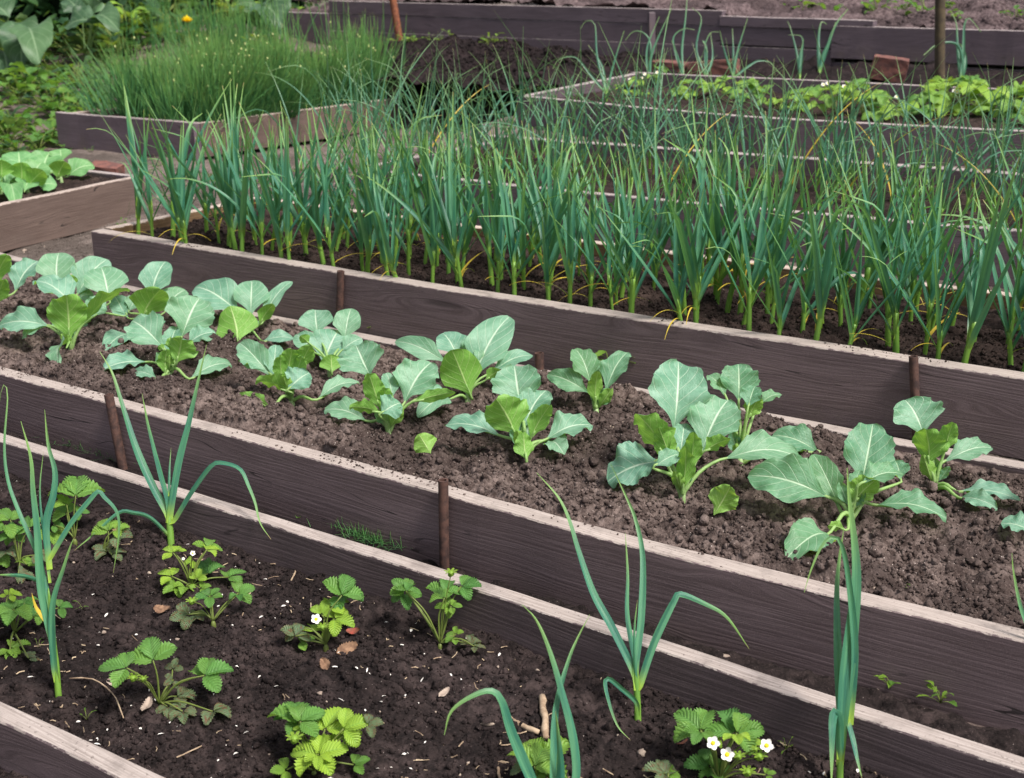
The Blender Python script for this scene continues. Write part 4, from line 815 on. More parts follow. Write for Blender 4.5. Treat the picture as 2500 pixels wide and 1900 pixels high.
far_onion('onion in the far bed with a leaf curling down like a crook', (1585, 215), [[(1588, 110), (1570, 80), (1545, 78), (1527, 98)], [(1580, 120), (1610, 40)], [(1592, 130), (1640, 20)]])
far_onion('tallest curled onion cluster standing before the overlap of the wall planks', (1668, 205), [[(1665, 120), (1675, 30), (1678, -30)], [(1650, 130), (1645, 90), (1670, 70), (1696, 73)], [(1655, 140), (1640, 100)]])
far_onion('slim onion with an s shaped leaf right of the tallest curled cluster', (1722, 205), [[(1700, 120), (1712, 45), (1690, 20)], [(1722, 100), (1722, 105), (1735, 80), (1755, 78)], [(1725, 120), (1716, 100), (1728, 128)], [(1740, 140), (1735, 80)]])
far_onion('onion with straight spreading leaves behind the long reddish brick', (1790, 205), [[(1790, 120), (1788, 70)], [(1800, 130), (1825, 45)], [(1770, 130), (1757, 75)], [(1830, 160), (1855, 148), (1885, 155), (1892, 185)]])
far_onion('thin onion left of the stout twin bladed one', (1952, 200), [[(1945, 130), (1930, 70), (1922, 52)], [(1958, 130), (1958, 90), (1925, 85)], [(1950, 150), (1962, 95)]])
far_onion('stout onion with twin upright blades against the stepped wall', (2000, 190), [[(1998, 100), (2005, 55), (2018, 60)], [(2015, 130), (2040, 62), (2070, 22)], [(2008, 140), (2025, 100), (2040, 55)]], wd=10)
far_onion('nodding onion beside the tall wooden post at the right', (2345, 215), [[(2338, 120), (2335, 60), (2325, 35)], [(2352, 130), (2355, 60), (2368, 45), (2395, 78)], [(2350, 150), (2335, 108), (2290, 108), (2255, 135)], [(2358, 150), (2352, 118), (2340, 105)]], wd=9)

# ------------------------------------------------------------------ chives: thousands of thin leaves
def blades(name, n, pos, hmin, hmax, lean, rad, mat, seed):
    g = np.random.default_rng(seed); B = pos(g, n); n = len(B); k = 6; t = np.linspace(0, 1, k); h = g.uniform(hmin, hmax, n)*(.98+.8*vnoise(B[:, 0]*5, B[:, 1]*5, 4)); az = g.uniform(0, 6.283, n); le = np.abs(g.normal(0, lean, n)); be = g.uniform(0, .5, n)
    ex = getattr(pos, 'out', None); lx, ly = np.cos(az)*le, np.sin(az)*le
    if ex is not None: o_ = ex(B); lx += o_[:, 0]; ly += o_[:, 1]
    vs = np.zeros((n, k, 3, 3)); 
    for i, tt in enumerate(t):
        off = tt+be*tt*tt; cx = B[:, 0]+lx*h*off; cyy = B[:, 1]+ly*h*off; cz = B[:, 2]+h*tt*np.sqrt(np.maximum(.15, 1-np.minimum(.85, (lx*lx+ly*ly)*(1+be*tt))))
        r = rad*(1-tt**3*.85)
        for j in range(3):
            a = 2.094*j+az; vs[:, i, j] = np.stack([cx+np.cos(a)*r, cyy+np.sin(a)*r, cz], -1)
    idx = np.arange(n)[:, None, None]*k*3; i_ = np.arange(k-1)[None, :, None]*3; j_ = np.arange(3)[None, None, :]; j2 = (j_+1) % 3
    q = np.stack([idx+i_+j_, idx+i_+j2, idx+i_+3+j2, idx+i_+3+j_], -1).reshape(-1, 4)
    me = bpy.data.meshes.new(name); me.vertices.add(n*k*3); me.vertices.foreach_set('co', vs.ravel()); me.loops.add(q.size); me.polygons.add(len(q))
    me.loops.foreach_set('vertex_index', q.ravel()); me.polygons.foreach_set('loop_start', np.arange(0, q.size, 4)); me.update(calc_edges=True)
    at_ = me.attributes.new('tu', 'FLOAT_VECTOR', 'POINT'); A = np.zeros((n, k, 3, 3)); A[..., 0] = t[None, :, None]; A[..., 2] = g.uniform(0, 1, n)[:, None, None]; A[..., 1] = V(-.5, .2, .8)[None, None, :]
    at_.data.foreach_set('vector', A.ravel()); o = finish(me, name, mat, None, True); o['kind'] = 'stuff'; return o, vs[:, -1].mean(1)
X0, X1, Y0, Y1 = c_f[0][0]+.08, c_e[0]-.06, c_f[1][1]+.10, c_e[1]-.03
def chive_pos(g, n):
    nc = 58; c = np.stack([g.uniform(X0, X1, nc), g.uniform(Y0, Y1, nc)], -1); i = g.integers(0, nc, n); p = c[i]+g.normal(0, .048, (n, 2))
    p[:, 0] = np.clip(p[:, 0], X0-.1, X1+.05); p[:, 1] = np.clip(p[:, 1], Y0-.05, Y1+.05); return np.c_[p, np.full(n, .36)]
chive_pos.out = lambda B: np.stack([.42*((B[:, 0]-(X0+X1)/2)/((X1-X0)/2))**3, .12*((B[:, 1]-(Y0+Y1)/2)/((Y1-Y0)/2))**3], -1)
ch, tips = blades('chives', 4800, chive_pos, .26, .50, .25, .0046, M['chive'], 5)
g = np.random.default_rng(3); mb = MB()
for i in g.choice(len(tips), 120, replace=False):
    p = tips[i]
    if p[2] > .6: blob(mb, p, V(.006, .006, .0095), i, .15, (0, 0, 0))
o = mb.build('chive_buds', M['bud']); o['kind'] = 'stuff'
def left_pos(g, n): return np.c_[g.normal(X0+.02, .07, n), g.uniform(Y0+.05, Y1-.5, n), np.full(n, .36)]
left_pos.out = lambda B: np.tile(V(-.42, -.05), (len(B), 1))
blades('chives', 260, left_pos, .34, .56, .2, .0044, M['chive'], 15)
tc = atY(560, 60, 8.5)
def tall_pos(g, n): return np.c_[g.normal(tc[0], .42, n), g.normal(8.4, .15, n), np.full(n, .5)]
blades('onion_grass', 420, tall_pos, .4, .68, .22, .0055, M['chive'], 9)
tr = atY(895, 100, 8.1)
def right_pos(g, n): return np.c_[g.normal(tr[0]-.05, .14, n), g.normal(8.0, .1, n), np.full(n, .48)]
blades('onion_grass', 130, right_pos, .4, .62, .13, .005, M['chive'], 11)

# ------------------------------------------------------------------ weeds, burdock, thicket, dandelions
def weed(name, label, cat, P, n, s, group, mat='weed', seed=0, up=(.2, 1.1), warm=(0, .7), wr=.5):
    g = np.random.default_rng(seed+int(abs(P[0]*1000))+int(abs(P[1])*100)); o = thing(name, label, cat, P, group); P = np.asarray(P, float); mb = MB()
    for i in range(n):
        a = g.uniform(0, 6.283); el = g.uniform(*up); ln = s*g.uniform(.3, 1.); d = V(math.cos(a)*math.cos(el), math.sin(a)*math.cos(el), math.sin(el)); c = P+d*ln; rn = g.uniform(*warm)
        m = nrm(V(math.cos(a), math.sin(a), g.uniform(-.3, .6))); leaflet(mb, c, m, nrm(UP-m*m[2]+V(*g.normal(0, .2, 3))), s*g.uniform(.35, .7), s*wr*g.uniform(.35, .7), rn, nt=8, nu=7)
        tube(mb, [P, (P+c)/2+UP*s*.06, c], [.003*s/.15]*3, (-.5, 0, rn), k=4)
    mb.build('leaves', M[mat], o); return o
g = np.random.default_rng(21); cnt = 0
while cnt < 120:
    px, py = g.uniform(-60, 300), g.uniform(130, 400); z = .42
    P = at(px, py, z); P = V(P[0], P[1], float(ground_f(np.array([P[0]]), np.array([P[1]]))[0])-.01)
    if P[0] > c_f[0][0]-.03 or (py > 350 and px > 130): continue
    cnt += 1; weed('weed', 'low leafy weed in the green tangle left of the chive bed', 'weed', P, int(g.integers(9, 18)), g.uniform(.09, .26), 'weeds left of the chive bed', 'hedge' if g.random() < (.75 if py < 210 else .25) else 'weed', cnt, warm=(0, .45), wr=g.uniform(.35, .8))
for q in range(95):
    px, py = g.uniform(-40, 460), g.uniform(75, 205); P = at(px, py, .3); P = V(P[0], P[1], float(ground_f(np.array([P[0]]), np.array([P[1]]))[0])-.01)
    if P[0] > c_f[0][0]-.1 and P[1] < 8.1 or P[1] > 11: continue
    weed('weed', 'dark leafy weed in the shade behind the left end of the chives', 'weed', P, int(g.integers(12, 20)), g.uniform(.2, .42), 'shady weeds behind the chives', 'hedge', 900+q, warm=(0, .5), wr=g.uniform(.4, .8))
for q in range(46):
    px, py = g.uniform(-10, 760), g.uniform(345, 600); P = at(px, py, .12); P[2] = float(ground_f(np.array([P[0]]), np.array([P[1]]))[0])-.003
    if P[0] > -4.15 or (P[0] < s_b[0]+.06 and P[1] < s_b[1]+.06) or P[1] < 3.1: continue
    weed('weed', 'tiny weed on the trodden path between the small left bed and the garlic bed', 'weed', P, 8, g.uniform(.03, .06), 'tiny weeds on the left path', 'weed', 1100+q, warm=(0, .5))
def burdock(label, base, Y, leaves):
    B = atY(*base, Y); B[2] = float(ground_f(np.array([B[0]]), np.array([B[1]]))[0]); o = thing('burdock_plant', label, 'burdock', B)
    for i, (x1, y1, x2, y2, wd, side, dY) in enumerate(leaves):
        P1, P2 = atY(x1, y1, Y-dY*.4), atY(x2, y2, Y-dY); mb = MB(); blade(mb, P1, P2, wd*depth(P1)/F, side, (.13+.31*i) % 1, wav=.16, arch=.12, fold=.3, shape=1., tooth=.015, freq=1.8)
        pp = cat_rom([B, (B+P1)/2+V(0, 0, .03), P1, P1*.75+P2*.25], 9); tube(mb, pp, np.linspace(.011, .004, 9), (-.5, 0, .3), k=7, ta=(-.9, -.2)); mb.build('leaf', M['burdock'], o)
    return o
burdock('burdock with big drooping grey green leaves at the upper left photo edge', (30, 330), 7.4, [(60, 70, 50, 150, 110, 1, .35), (30, 60, 75, 140, 90, 1, .2), (70, 75, 95, 135, 95, 1, .5), (10, 130, 20, 180, 90, 1, .5), (20, 40, -20, 10, 80, 1, 0)])
burdock('burdock with one pale wavy leaf spread over the left end of the chives', (215, 200), 7.9, [(240, 55, 155, 60, 48, 1, .25), (230, 48, 290, 60, 40, 1, .2), (225, 40, 250, 0, 60, 1, .0), (200, 40, 160, -10, 60, 1, 0.)])
burdock('burdock with a broad leaf hanging beside the left end of the retaining wall', (650, 120), 8.9, [(640, 15, 690, 55, 85, 1, .2), (630, 15, 640, 62, 70, 1, .2), (620, 10, 570, 15, 60, 1, .1), (650, 5, 680, -25, 60, 1, 0)])
def shrub(label, c, rx, ry, rz, n, s, mat, seed, warm):
    g = np.random.default_rng(seed); c = np.asarray(c, float); o = thing('shrub', label, 'shrub', c)
    mb = MB(); v, f = ico(); mb.add(c+V(0, 0, rz*.45)+v*V(rx*.72, ry*.72, rz*.5)*(1+.25*vnoise(v[:, 0]*3+seed, v[:, 1]*3+v[:, 2]*2, seed))[:, None], f, V(0, 0, 0)); mb.build('shade_core', M['core'], o)  # lumpy core coloured as the shade between the leaves
    n_ = n; u = g.normal(0, 1, (n_, 3)); u /= np.linalg.norm(u, axis=1)[:, None]; rr = g.uniform(.62, 1.06, n_); P = c+V(0, 0, rz*.5)+u*rr[:, None]*V(rx, ry, rz*.62)*(1+.35*vnoise(u[:, 0]*2.5+seed, u[:, 1]*2.5+u[:, 2]*2.1, seed+3))[:, None]
    mb = MB(); ts = V(0, .3, .7, 1.); ww = V(.1, .9, .75, .08)
    for i in range(n_):
        m = nrm(u[i]*.5+V(*g.normal(0, .6, 2), -.3)); nn = nrm(UP*.7+u[i]*.6+g.normal(0, .25, 3)); nn = nrm(nn-m*(nn @ m)); sd_ = np.cross(m, nn); L = s*g.uniform(.5, 1.2); vs = []; at_ = []; rn = g.uniform(*warm)
        for t, w_ in zip(ts, ww):
            for q in (-1, 0, 1): vs.append(P[i]+m*L*t+sd_*q*w_*L*.36+nn*(abs(q)*.09*L-.15*L*t*t)); at_.append((t, q, rn))
        mb.add(vs, [(a*3+b, a*3+b+1, a*3+b+4, a*3+b+3) for a in range(3) for b in range(2)], np.array(at_))
    mb.build('crown', M[mat], o)
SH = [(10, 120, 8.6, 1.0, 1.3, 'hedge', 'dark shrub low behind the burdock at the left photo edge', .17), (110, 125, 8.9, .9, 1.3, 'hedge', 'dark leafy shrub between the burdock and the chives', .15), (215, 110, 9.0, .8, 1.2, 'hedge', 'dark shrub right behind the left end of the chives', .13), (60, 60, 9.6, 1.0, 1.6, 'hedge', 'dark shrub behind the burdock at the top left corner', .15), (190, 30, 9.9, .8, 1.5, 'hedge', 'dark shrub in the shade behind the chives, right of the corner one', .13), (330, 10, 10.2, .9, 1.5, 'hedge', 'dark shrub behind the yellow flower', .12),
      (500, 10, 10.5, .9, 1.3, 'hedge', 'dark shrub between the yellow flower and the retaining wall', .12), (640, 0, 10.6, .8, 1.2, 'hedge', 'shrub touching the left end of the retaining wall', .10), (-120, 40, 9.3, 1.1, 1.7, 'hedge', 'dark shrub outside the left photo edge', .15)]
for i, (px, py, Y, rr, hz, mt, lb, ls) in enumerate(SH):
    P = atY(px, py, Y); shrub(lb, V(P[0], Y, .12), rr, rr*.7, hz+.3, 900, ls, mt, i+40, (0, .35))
for i, (px, py, Y, n, s, lb) in enumerate(((310, 30, 8.7, 34, .3, 'bright green feathery weed rising behind the left part of the chives'), (250, 75, 8.2, 14, .16, 'small bright weed at the back edge of the chives'), (450, 78, 8.3, 14, .15, 'rosette of bright leaves round the large yellow flower'),
                                           (660, 12, 9.6, 16, .2, 'yellow green weed left of the retaining wall'), (625, 90, 7.3, 8, .1, 'yellow green weed tip among the chives'), (8, 55, 8.6, 20, .22, 'light green weed at the top of the left photo edge'), (720, 15, 10.0, 10, .13, 'round leaved weed above the low wall plank'), (560, -5, 9.8, 24, .28, 'yellow green weed at the top photo edge behind the chives'))):
    P = atY(px, py, Y); P[2] = max(.4, P[2]-s*.75); weed('weed', lb, 'weed', P, n, s, None, 'weed', 300+i, up=(.5, 1.4), warm=(.45, .95), wr=.45)
def dandelion(label, px, py, Y, r):
    P = atY(px, py, Y); B = V(P[0]+.02, P[1], float(ground_f(np.array([P[0]]), np.array([P[1]]))[0])); o = thing('dandelion', label, 'dandelion', B); mb = MB()
    tube(mb, cat_rom([B, (B+P)/2+V(.02, 0, 0), P], 8), .004, (-.5, 0, .5), k=6); mb.build('stem', M['weed'], o); mb = MB(); g = np.random.default_rng(int(px))
    for k in range(70):
        a = k*2.4; q = math.sqrt(k/70); d = V(math.cos(a)*q, math.sin(a)*q, .75-.45*q); d = nrm(d+V(0, -.25, 0)); s_ = nrm(np.cross(d, UP+V(.01, 0, 0))); e = P+d*r*(.8+.25*g.random())
        mb.add([P-s_*r*.05, P+s_*r*.05, e+s_*r*.09, e-s_*r*.09], [(0, 1, 2, 3)], V(.5, 0, 0))
    mb.build('flower', M['yellow'], o)
dandelion('large yellow dandelion flower standing above the chives', 458, 55, 7.75, .058)
dandelion('small yellow dandelion flower among the weeds left of the chive bed', 70, 157, 7.2, .035)
# heap of dark soil, seedlings on it and on the terrace
hc = atY(1080, 180, 8.75)
hf = lambda X, Y: ground_z(X, Y)+.03+max(.05, atY(1080, 106, 9.)[2]-.63)*np.exp(-((X-hc[0]+.1)/.85)**4-((Y-9.0)/.52)**2)+fbm(X*5, Y*5, 3, 71)*.09+clods(X/1.5, Y/1.5, 1., 950, 1.6)
grid('soil_heap', np.arange(hc[0]-1.5, 1.5, .024), np.arange(7.52, 9.58, .024), hf, M['soil_heap'])  # dark soil runs on over the path, whose shadow is painted in its colour
g = np.random.default_rng(77)
for i in range(16):
    px, py = g.uniform(950, 1260), g.uniform(88, 118); P = atY(px, py, g.uniform(8.85, 9.2)); P[2] = float(hf(np.array([P[0]]), np.array([P[1]]))[0])-.005
    weed('seedling', 'tiny green seedling on the dark soil heap below the retaining wall', 'seedling', P, 6, .055+.05*g.random(), 'seedlings on the soil heap', 'weed', 500+i, warm=(.3, .9))
TP = [(1950, 18, .17, 'leafy plant on the terrace above the left part of the stepped planks'), (2025, 22, .15, 'pale green leafy plant on the terrace beside the darker one'), (2140, 5, .15, 'round leaved plant on the terrace at the top photo edge'), (2262, 10, .2, 'large pale plant on the terrace just left of the tall post'),
      (2350, 32, .11, 'small seedling on the terrace just right of the tall post'), (2480, 22, .12, 'seedling on the terrace at the right photo edge'), (1655, 5, .09, 'seedling on the terrace above the first long plank end'), (2210, 3, .08, 'tiny seedling on the terrace between two larger plants'), (1170, 0, .12, 'seedling just above the first long wall plank'), (990, -2, .13, 'green plant above the wall plank beside the rusty post')]
for i, (px, py, s, lb) in enumerate(TP):
    P = atY(px, py+14, YW+.3+(60-py)*.012); weed('seedling', lb, 'seedling', P-V(0, 0, s*.3), 14, s, 'plants on the terrace', 'weed', 600+i, warm=(.0, .5), wr=.7)
SMALL = [(116*0+287, 1215-70, 'small'),]
def tiny(label, r, x, y, zf, n, s, name='weed', up=(.3, 1.3), warm=(.2, .8), wr=.5):
    P = at(*zp(r, x, y), zf); weed(name, label, name, P, n, s, None, 'weed', int(x), up=up, warm=warm, wr=wr)
tiny('round leaved seedling in the path gap against the cabbage bed plank', 'e', 1800, 125, .0, 4, .035, 'seedling', wr=.9)
tiny('small branched weed at the foot of the garlic bed plank behind the slender cabbage', 'b', 1700, 780, .15, 26, .10, up=(.9, 1.5), wr=.4)
tiny('wisp of weed at the foot of the garlic bed plank at its left part', 'a', 1100, 340, .16, 12, .055, up=(.8, 1.5), wr=.35)
tiny('two leaved seedling behind the cabbage bed back plank left of mid', 'b', 230, 510, .15, 4, .03, 'seedling', wr=.8)
tiny('tiny weed in the path before the right part of the cabbage bed plank', 'd', 1410, 1130, .03, 10, .035)
tiny('tiny bright weed in the path right of the other small one', 'd', 1710, 1220, .04, 10, .035)
tiny('young weed with one pale leaf by the side plank of the small left bed', 'i', 300, 1340, .12, 6, .075, up=(.8, 1.5), wr=.6)
tiny('low weed on the soil at the right of the cabbage bed', 'd', 1495, 540, .16, 4, .02)
for j, (r, x, y) in enumerate((('d', 785, 1500), ('e', 500, 660), ('e', 520, 1320), ('e', 230, 900))): tiny(('grassy seedling beside the white flowering strawberry', 'hair thin seedling near the pebble', 'tiny sprout in the lower left of the nearest bed', 'sprout among the left edge strawberries')[j], r, x, y, -.012, 5, .022, 'seedling', wr=.25)
def grass(label, c, n, sx, sy, h, seed, mat='chive', name='grass_tuft'):
    def ps(g, n): return np.c_[g.normal(c[0], sx, n), g.normal(c[1], sy, n), np.full(n, c[2])]
    o, _ = blades(name, n, ps, h*.4, h, 1.0, .0008, M[mat], seed); del o['kind']; tag(o, label, 'grass')
grass('matted tuft of dry grass lying in the path left of the upright pipe', at(895, 1312, .022), 300, .055, .012, .038, 31)
grass('thin grass in the path gap beneath the leaning pipe', at(230, 1106, .02), 140, .12, .006, .035, 33)
grass('grass tuft between the small left bed and the garlic bed', at(300, 520, .14), 60, .05, .05, .17, 35)
grass('clump of grass at the outer corner of the small left bed', at(345, 470, .16), 50, .04, .04, .15, 37)

# ------------------------------------------------------------------ litter, crumbs, stones, sticks
def surf(f): return lambda x, y: float(f(np.array([x]), np.array([y]))[0])
s1 = surf(f_bed1); sk = surf(f_kale)
g = np.random.default_rng(5); mb = MB()
for i in range(400):
    px, py = g.uniform(-20, 2500), g.uniform(1130, 1910); P = at(px, py, -.01)
    if not (.95 < P[1] < 1.885): continue
    if vnoise(np.array([P[0]*3.]), np.array([P[1]*3.]), 6)[0] < -.22: continue
    z = s1(P[0], P[1])+.004; a = g.uniform(0, 6.28); L = g.uniform(.002, .0072); W = L*g.uniform(.22, .5); d = V(math.cos(a), math.sin(a), g.normal(0, .25)); s_ = V(-math.sin(a), math.cos(a), g.normal(0, .3)); c = V(P[0], P[1], z)
    mb.add([c-d*L, c-d*L*.3-s_*W+UP*.001, c-d*L*.3+s_*W+UP*.001, c+d*L*.5-s_*W*.8+UP*.0016, c+d*L*.5+s_*W*.8+UP*.0016, c+d*L], [(0, 1, 2), (1, 3, 4, 2), (3, 5, 4)], V(0, 0, 0))
o = mb.build('fallen_petals', M['chip'], smooth=False); o['kind'] = 'stuff'
mb = MB()
for i in range(1000):
    px, py = g.uniform(-20, 2500), g.uniform(1130, 1910); P = at(px, py, -.01)
    if not (.95 < P[1] < 1.885): continue
    if vnoise(np.array([P[0]*4.5]), np.array([P[1]*4.5]), 16)[0] < -.08 and g.random() < .8: continue
    z = s1(P[0], P[1])+.0042; a = g.uniform(0, 6.28); L = g.uniform(.006, .034)*g.uniform(.4, 1); d = V(math.cos(a), math.sin(a), g.normal(0, .15)); c = V(P[0], P[1], z); r = g.uniform(.0006, .0015)
    tube(mb, [c-d*L*.5, c+V(*g.normal(0, .0015, 3)), c+d*L*.5], [r]*3, (0, 0, 0), k=4)
o = mb.build('straw_litter', M['straw_bit'], smooth=False); o['kind'] = 'stuff'
def crumbs(name, C, mat, rmin, rmax, seed, pw=3., sub=1):
    g = np.random.default_rng(seed); import bmesh
    bm = bmesh.new(); bmesh.ops.create_icosphere(bm, subdivisions=sub, radius=1); iv = np.array([v.co[:] for v in bm.verts]); jf = np.array([[v.index for v in f.verts] for f in bm.faces]); bm.free()
    n = len(C); k = len(iv); r = rmin+(rmax-rmin)*g.random(n)**pw
    vs = C[:, None, :]+iv[None]*(1+g.normal(0, .17, (n, k, 1)))*r[:, None, None]*g.uniform(.65, 1.2, (n, 1, 3))
    q = (jf[None]+np.arange(n)[:, None, None]*k).reshape(-1, 3); me = bpy.data.meshes.new(name); me.vertices.add(n*k); me.vertices.foreach_set('co', vs.ravel()); me.loops.add(q.size); me.polygons.add(len(q))
    me.loops.foreach_set('vertex_index', q.ravel()); me.polygons.foreach_set('loop_start', np.arange(0, q.size, 3)); me.update(calc_edges=True)
    o = finish(me, name, mat, None, True); o['kind'] = 'stuff'; return o
def pick(n, x0, x1, y0, y1, f, seed, dz=.0, keep=None):
    g = np.random.default_rng(seed); x = g.uniform(x0, x1, n); y = g.uniform(y0, y1, n); ok = np.ones(n, bool) if keep is None else keep(x, y, g); x, y = x[ok], y[ok]
    return np.c_[x, y, f(x, y)+dz]
def inview(x, y, g):
    v = np.c_[x, y, np.zeros_like(x)]-CAM; d = v @ FWD; px = 1250+F*(v @ RIGHT)/d; py = 950-F*(v @ CUP)/d; return (px > -150) & (px < 2650) & (py < 2050)
lum = lambda k, s_, lo: (lambda x, y, g: inview(x, y, g) & ((fbm(x*k, y*k, 2, s_) > lo) | (g.random(len(x)) < .35)))
crumbs('soil_crumbs', pick(60000, -4.2, -.0, 2.13, 3.03, f_kale, 1, .001, lum(6, 81, -.1)), M['soil_light'], .0017, .0062, 1, 2.2, 1)
crumbs('soil_crumbs', pick(3200, -4.2, -.0, 2.14, 3.02, f_kale, 11, .003, inview), M['soil_light'], .006, .0135, 11, 2., 2)
crumbs('soil_crumbs', pick(60000, -3.6, .5, .95, 1.9, f_bed1, 2, .001, lum(7, 82, -.05)), M['soil_dark'], .0014, .0066, 2, 2.4, 1)
crumbs('soil_crumbs', pick(1500, -3.6, .5, .95, 1.88, f_bed1, 12, .002, inview), M['soil_dark'], .005, .012, 12, 2.5, 2)
crumbs('soil_crumbs', pick(16000, -4.05, -.1, 3.2, 3.75, f_garlic, 3, .001, inview), M['soil_garlic'], .002, .0085, 3, 2.2, 1)
on_c = lambda x, y, g: inview(x, y, g) & ((vnoise(x*5, x*0+.5, 77) > .05) & (g.random(len(x)) < (y-2.07)/.05) | (g.random(len(x)) < .06))
crumbs('soil_crumbs', pick(1700, -3.3, -.85, 2.084, 2.124, lambda x, y: x*0+.1912, 4, 0, on_c), M['soil_light'], .0006, .0042, 4, 3.5, 1)
crumbs('soil_crumbs', (lambda P: np.c_[P[:, 0], P[:, 1]+ey(P[:, 0]), P[:, 2]])(pick(1500, -4, -.4, .006, .06, lambda x, y: x*0+.3463, 5, 0, lambda x, y, g: (vnoise(x*4, x*0+2.5, 78) > .08) & (g.random(len(x)) < y/.05))), M['soil_garlic'], .0008, .0042, 5, 3., 1)
crumbs('pebbles', pick(90, -3.4, .3, 1., 1.88, f_bed1, 6, .002), M['stone'], .0015, .0055, 6, 2.5, 2)
crumbs('pebbles', pick(110, -3.8, -.1, 2.15, 3.02, f_kale, 7, .003), M['stone'], .0015, .0048, 7, 2.5, 2)
gf1 = lambda x, y: ground_f(x, y)
tf = lambda x, y: zt_(x)+.10*(y-YW-.07)+fbm(x*2, y*2, 3, 21)*.10+fbm(x*9, y*9, 2, 22)*.04
crumbs('soil_crumbs', pick(14000, -10, -1.5, YW+.1, 12, tf, 31, .005), M['soil_bank'], .008, .04, 31, 3.5, 1)
crumbs('soil_crumbs', pick(9000, -6.5, -4.08, 2.9, 5.4, gf1, 21, .0, inview), M['soil_path'], .002, .010, 21, 3., 1)
crumbs('pebbles', pick(260, -6.5, -4.08, 2.9, 5.4, gf1, 22, .001, inview), M['stone'], .003, .012, 22, 3., 2)
crumbs('soil_crumbs', pick(9000, hc[0]-1.3, hc[0]+1.5, 7.9, 9.5, hf, 23, .0), M['soil_heap'], .006, .03, 23, 3., 1)
ST = [('e', 620, 768, 26, 'orange brown pebble lying between the left leek and the mid strawberry'), ('e', 1065, 815, 28, 'grey lump of stone left of the runner strawberry'), ('e', 897, 447, 26, 'flat tan pebble below the upright leek'), ('e', 575, 1218, 20, 'small rust coloured pebble in the lower left of the nearest bed'), ('e', 440, 375, 20, 'orange pebble near the left edge strawberries'),
      ('e', 1920, 1200, 32, 'smooth oval pebble above the vivid green strawberry'), ('f', 1260, 1018, 30, 'pale flat topped stone in mid bed'), ('f', 1885, 1505, 60, 'largest grey stone, left of the flowering strawberry'), ('f', 310, 1268, 24, 'grey pebble right of the vivid green strawberry'), ('f', 465, 1190, 20, 'small squared pebble in the nearest bed')]
for i, (r, x, y, s, lb) in enumerate(ST):
    P = at(*zp(r, x, y), -.008); k = .40706*depth(P)/F*s*.5; mb = MB(); P[2] = s1(P[0], P[1])+k*.35; blob(mb, P, V(1.15, .95, .7)*k, i, .35); o = mb.build('stone', M['stone']); tag(o, lb, 'stone')
for r, x, y, s, lb in (('d', 1910, 305, 22, 'orange stone on the cabbage bed soil near the right edge'), ('b', 1540, 1580, 16, 'tan pebble at the front of the cabbage bed')):
    P = at(*zp(r, x, y), .17); k = .40706*depth(P)/F*s*.5; mb = MB(); P[2] = sk(P[0], P[1])+k*.3; blob(mb, P, V(1.2, .95, .6)*k, x, .35); o = mb.build('stone', M['stone']); tag(o, lb, 'stone')
for r, x, y, s, lb in (('d', 425, 940, 46, 'sandy brown clod in the path before the cabbage bed'), ('d', 1330, 1140, 22, 'white pebble in the path by the tiny weed')):
    P = at(*zp(r, x, y), .02); k = .40706*depth(P)/F*s*.5; mb = MB(); blob(mb, P, V(1.2, .9, .6)*k, x, .4); o = mb.build('stone', M['stone']); tag(o, lb, 'stone')
def stick(label, r, p, wpx):
    P = []
    for x, y in p: q = at(*zp(r, x, y), -.008); q[2] = s1(q[0], q[1])+.005; P.append(q)
    P = cat_rom(P, 10); P[:, 2] = np.linspace(P[0, 2], P[-1, 2], 10); rr = wpx*.40706*depth(P[0])/F*.5; mb = MB(); tube(mb, P+RNG.normal(0, rr*.12, P.shape), rr*(1+.15*np.sin(np.arange(10)*2.)), (0, 0, 0), k=8); o = mb.build('stick', M['stick']); tag(o, label, 'stick')
stick('short pale stick lying across the soil behind the drooping leek', 'f', [(1285, 1195), (1300, 1290), (1308, 1420)], 42)
stick('brown stick beside the short pale one, sloping under the drooping leek leaf', 'f', [(1070, 1260), (1160, 1320), (1270, 1375)], 34)
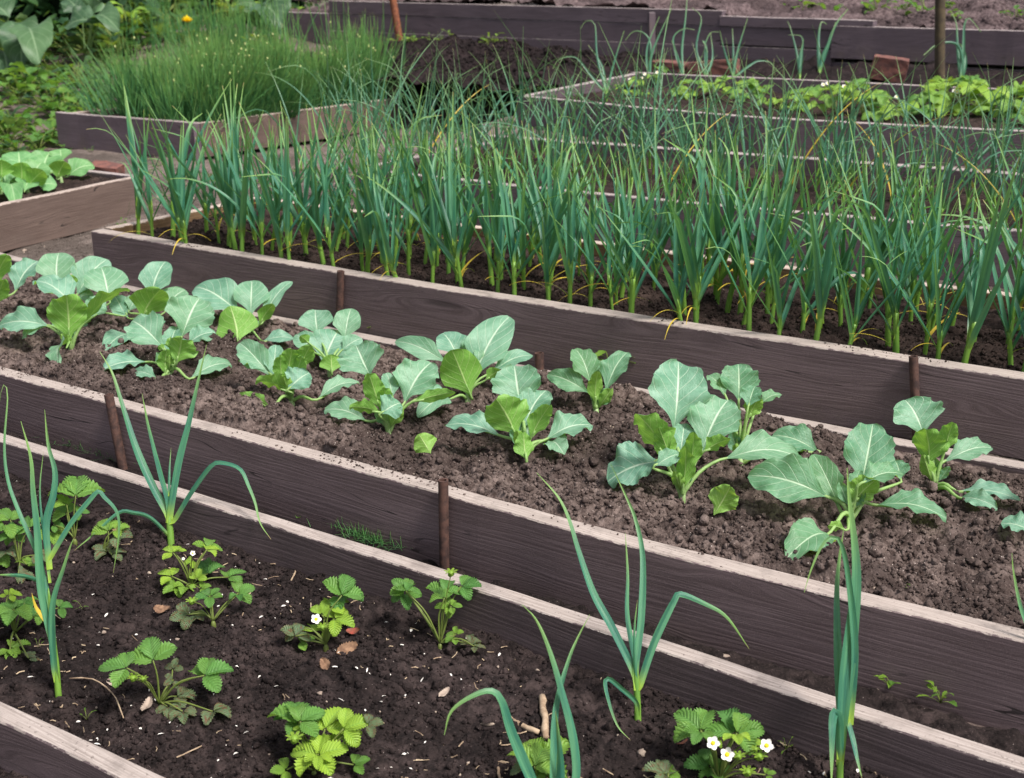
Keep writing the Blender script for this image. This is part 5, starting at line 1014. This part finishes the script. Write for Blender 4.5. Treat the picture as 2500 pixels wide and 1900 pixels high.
stick('thin bare twig beside the second plank near the kinked leek', 'f', [(1945, 1120), (2030, 1160), (2108, 1198)], 16)
stick('short stick stub at the bottom photo edge', 'f', [(1022, 1590), (1035, 1690)], 18)
stick('long thin twig near the left leek foot', 'e', [(420, 1092), (560, 1098), (680, 1190), (745, 1340)], 8)
stick('straight thin twig in the lower left of the bed', 'e', [(1060, 1550), (1210, 1470)], 9)
stick('curved thin stem against the second plank', 'e', [(1620, 370), (1700, 372), (1770, 410), (1745, 480)], 9)
def dryleaf(label, r, x, y, s, mat='dry', z=None, a=0.):
    P = at(*zp(r, x, y), -.006); P[2] = s1(P[0], P[1])+.011; L = 1.25*s*.40706*depth(P)/F; m = V(math.cos(a), math.sin(a), .1); mb = MB(); leaflet(mb, P-m*L*.5, nrm(m), nrm(UP+V(*RNG.normal(0, .35, 3))), L, L*.62, .4, .45, -.15); o = mb.build('dry_leaf', M[mat]); tag(o, label, 'dry leaf')
dryleaf('pale tan dry leaf left of the drooping strawberry', 'e', 690, 1075, 95, 'stone', a=.3); dryleaf('tan dry leaf at the foot of the drooping strawberry', 'e', 885, 1290, 95, 'stone', a=2.)
dryleaf('purplish dry leaf between the two mid strawberries', 'e', 975, 662, 105, 'dry', a=.1); dryleaf('crumpled orange brown leaf at the foot of the pale yellow strawberry', 'e', 2080, 905, 110, 'dry', a=1.2)
dryleaf('darker crumpled brown leaf below the orange brown one', 'e', 1950, 1000, 90, 'dry', a=2.6); dryleaf('pale square dry leaf in mid bed', 'f', 695, 1150, 75, 'stone', a=1.5); dryleaf('folded dry leaf right of the drooping leek leaf', 'f', 960, 1345, 70, 'stone', a=.4)
dryleaf('dull red dry leaf left of the flowering strawberry', 'd', 160, 1495, 60, 'redleaf', a=1.); dryleaf('brown shred at the second plank by the kinked leek', 'f', 1490, 925, 90, 'dry', a=.2)
dryleaf('brown old leaf under the faded strawberry', 'e', 735, 215, 110, 'dry', a=.2); dryleaf('red tinged dry leaf right of the pale yellow strawberry', 'e', 2120, 810, 70, 'redleaf', a=.5)
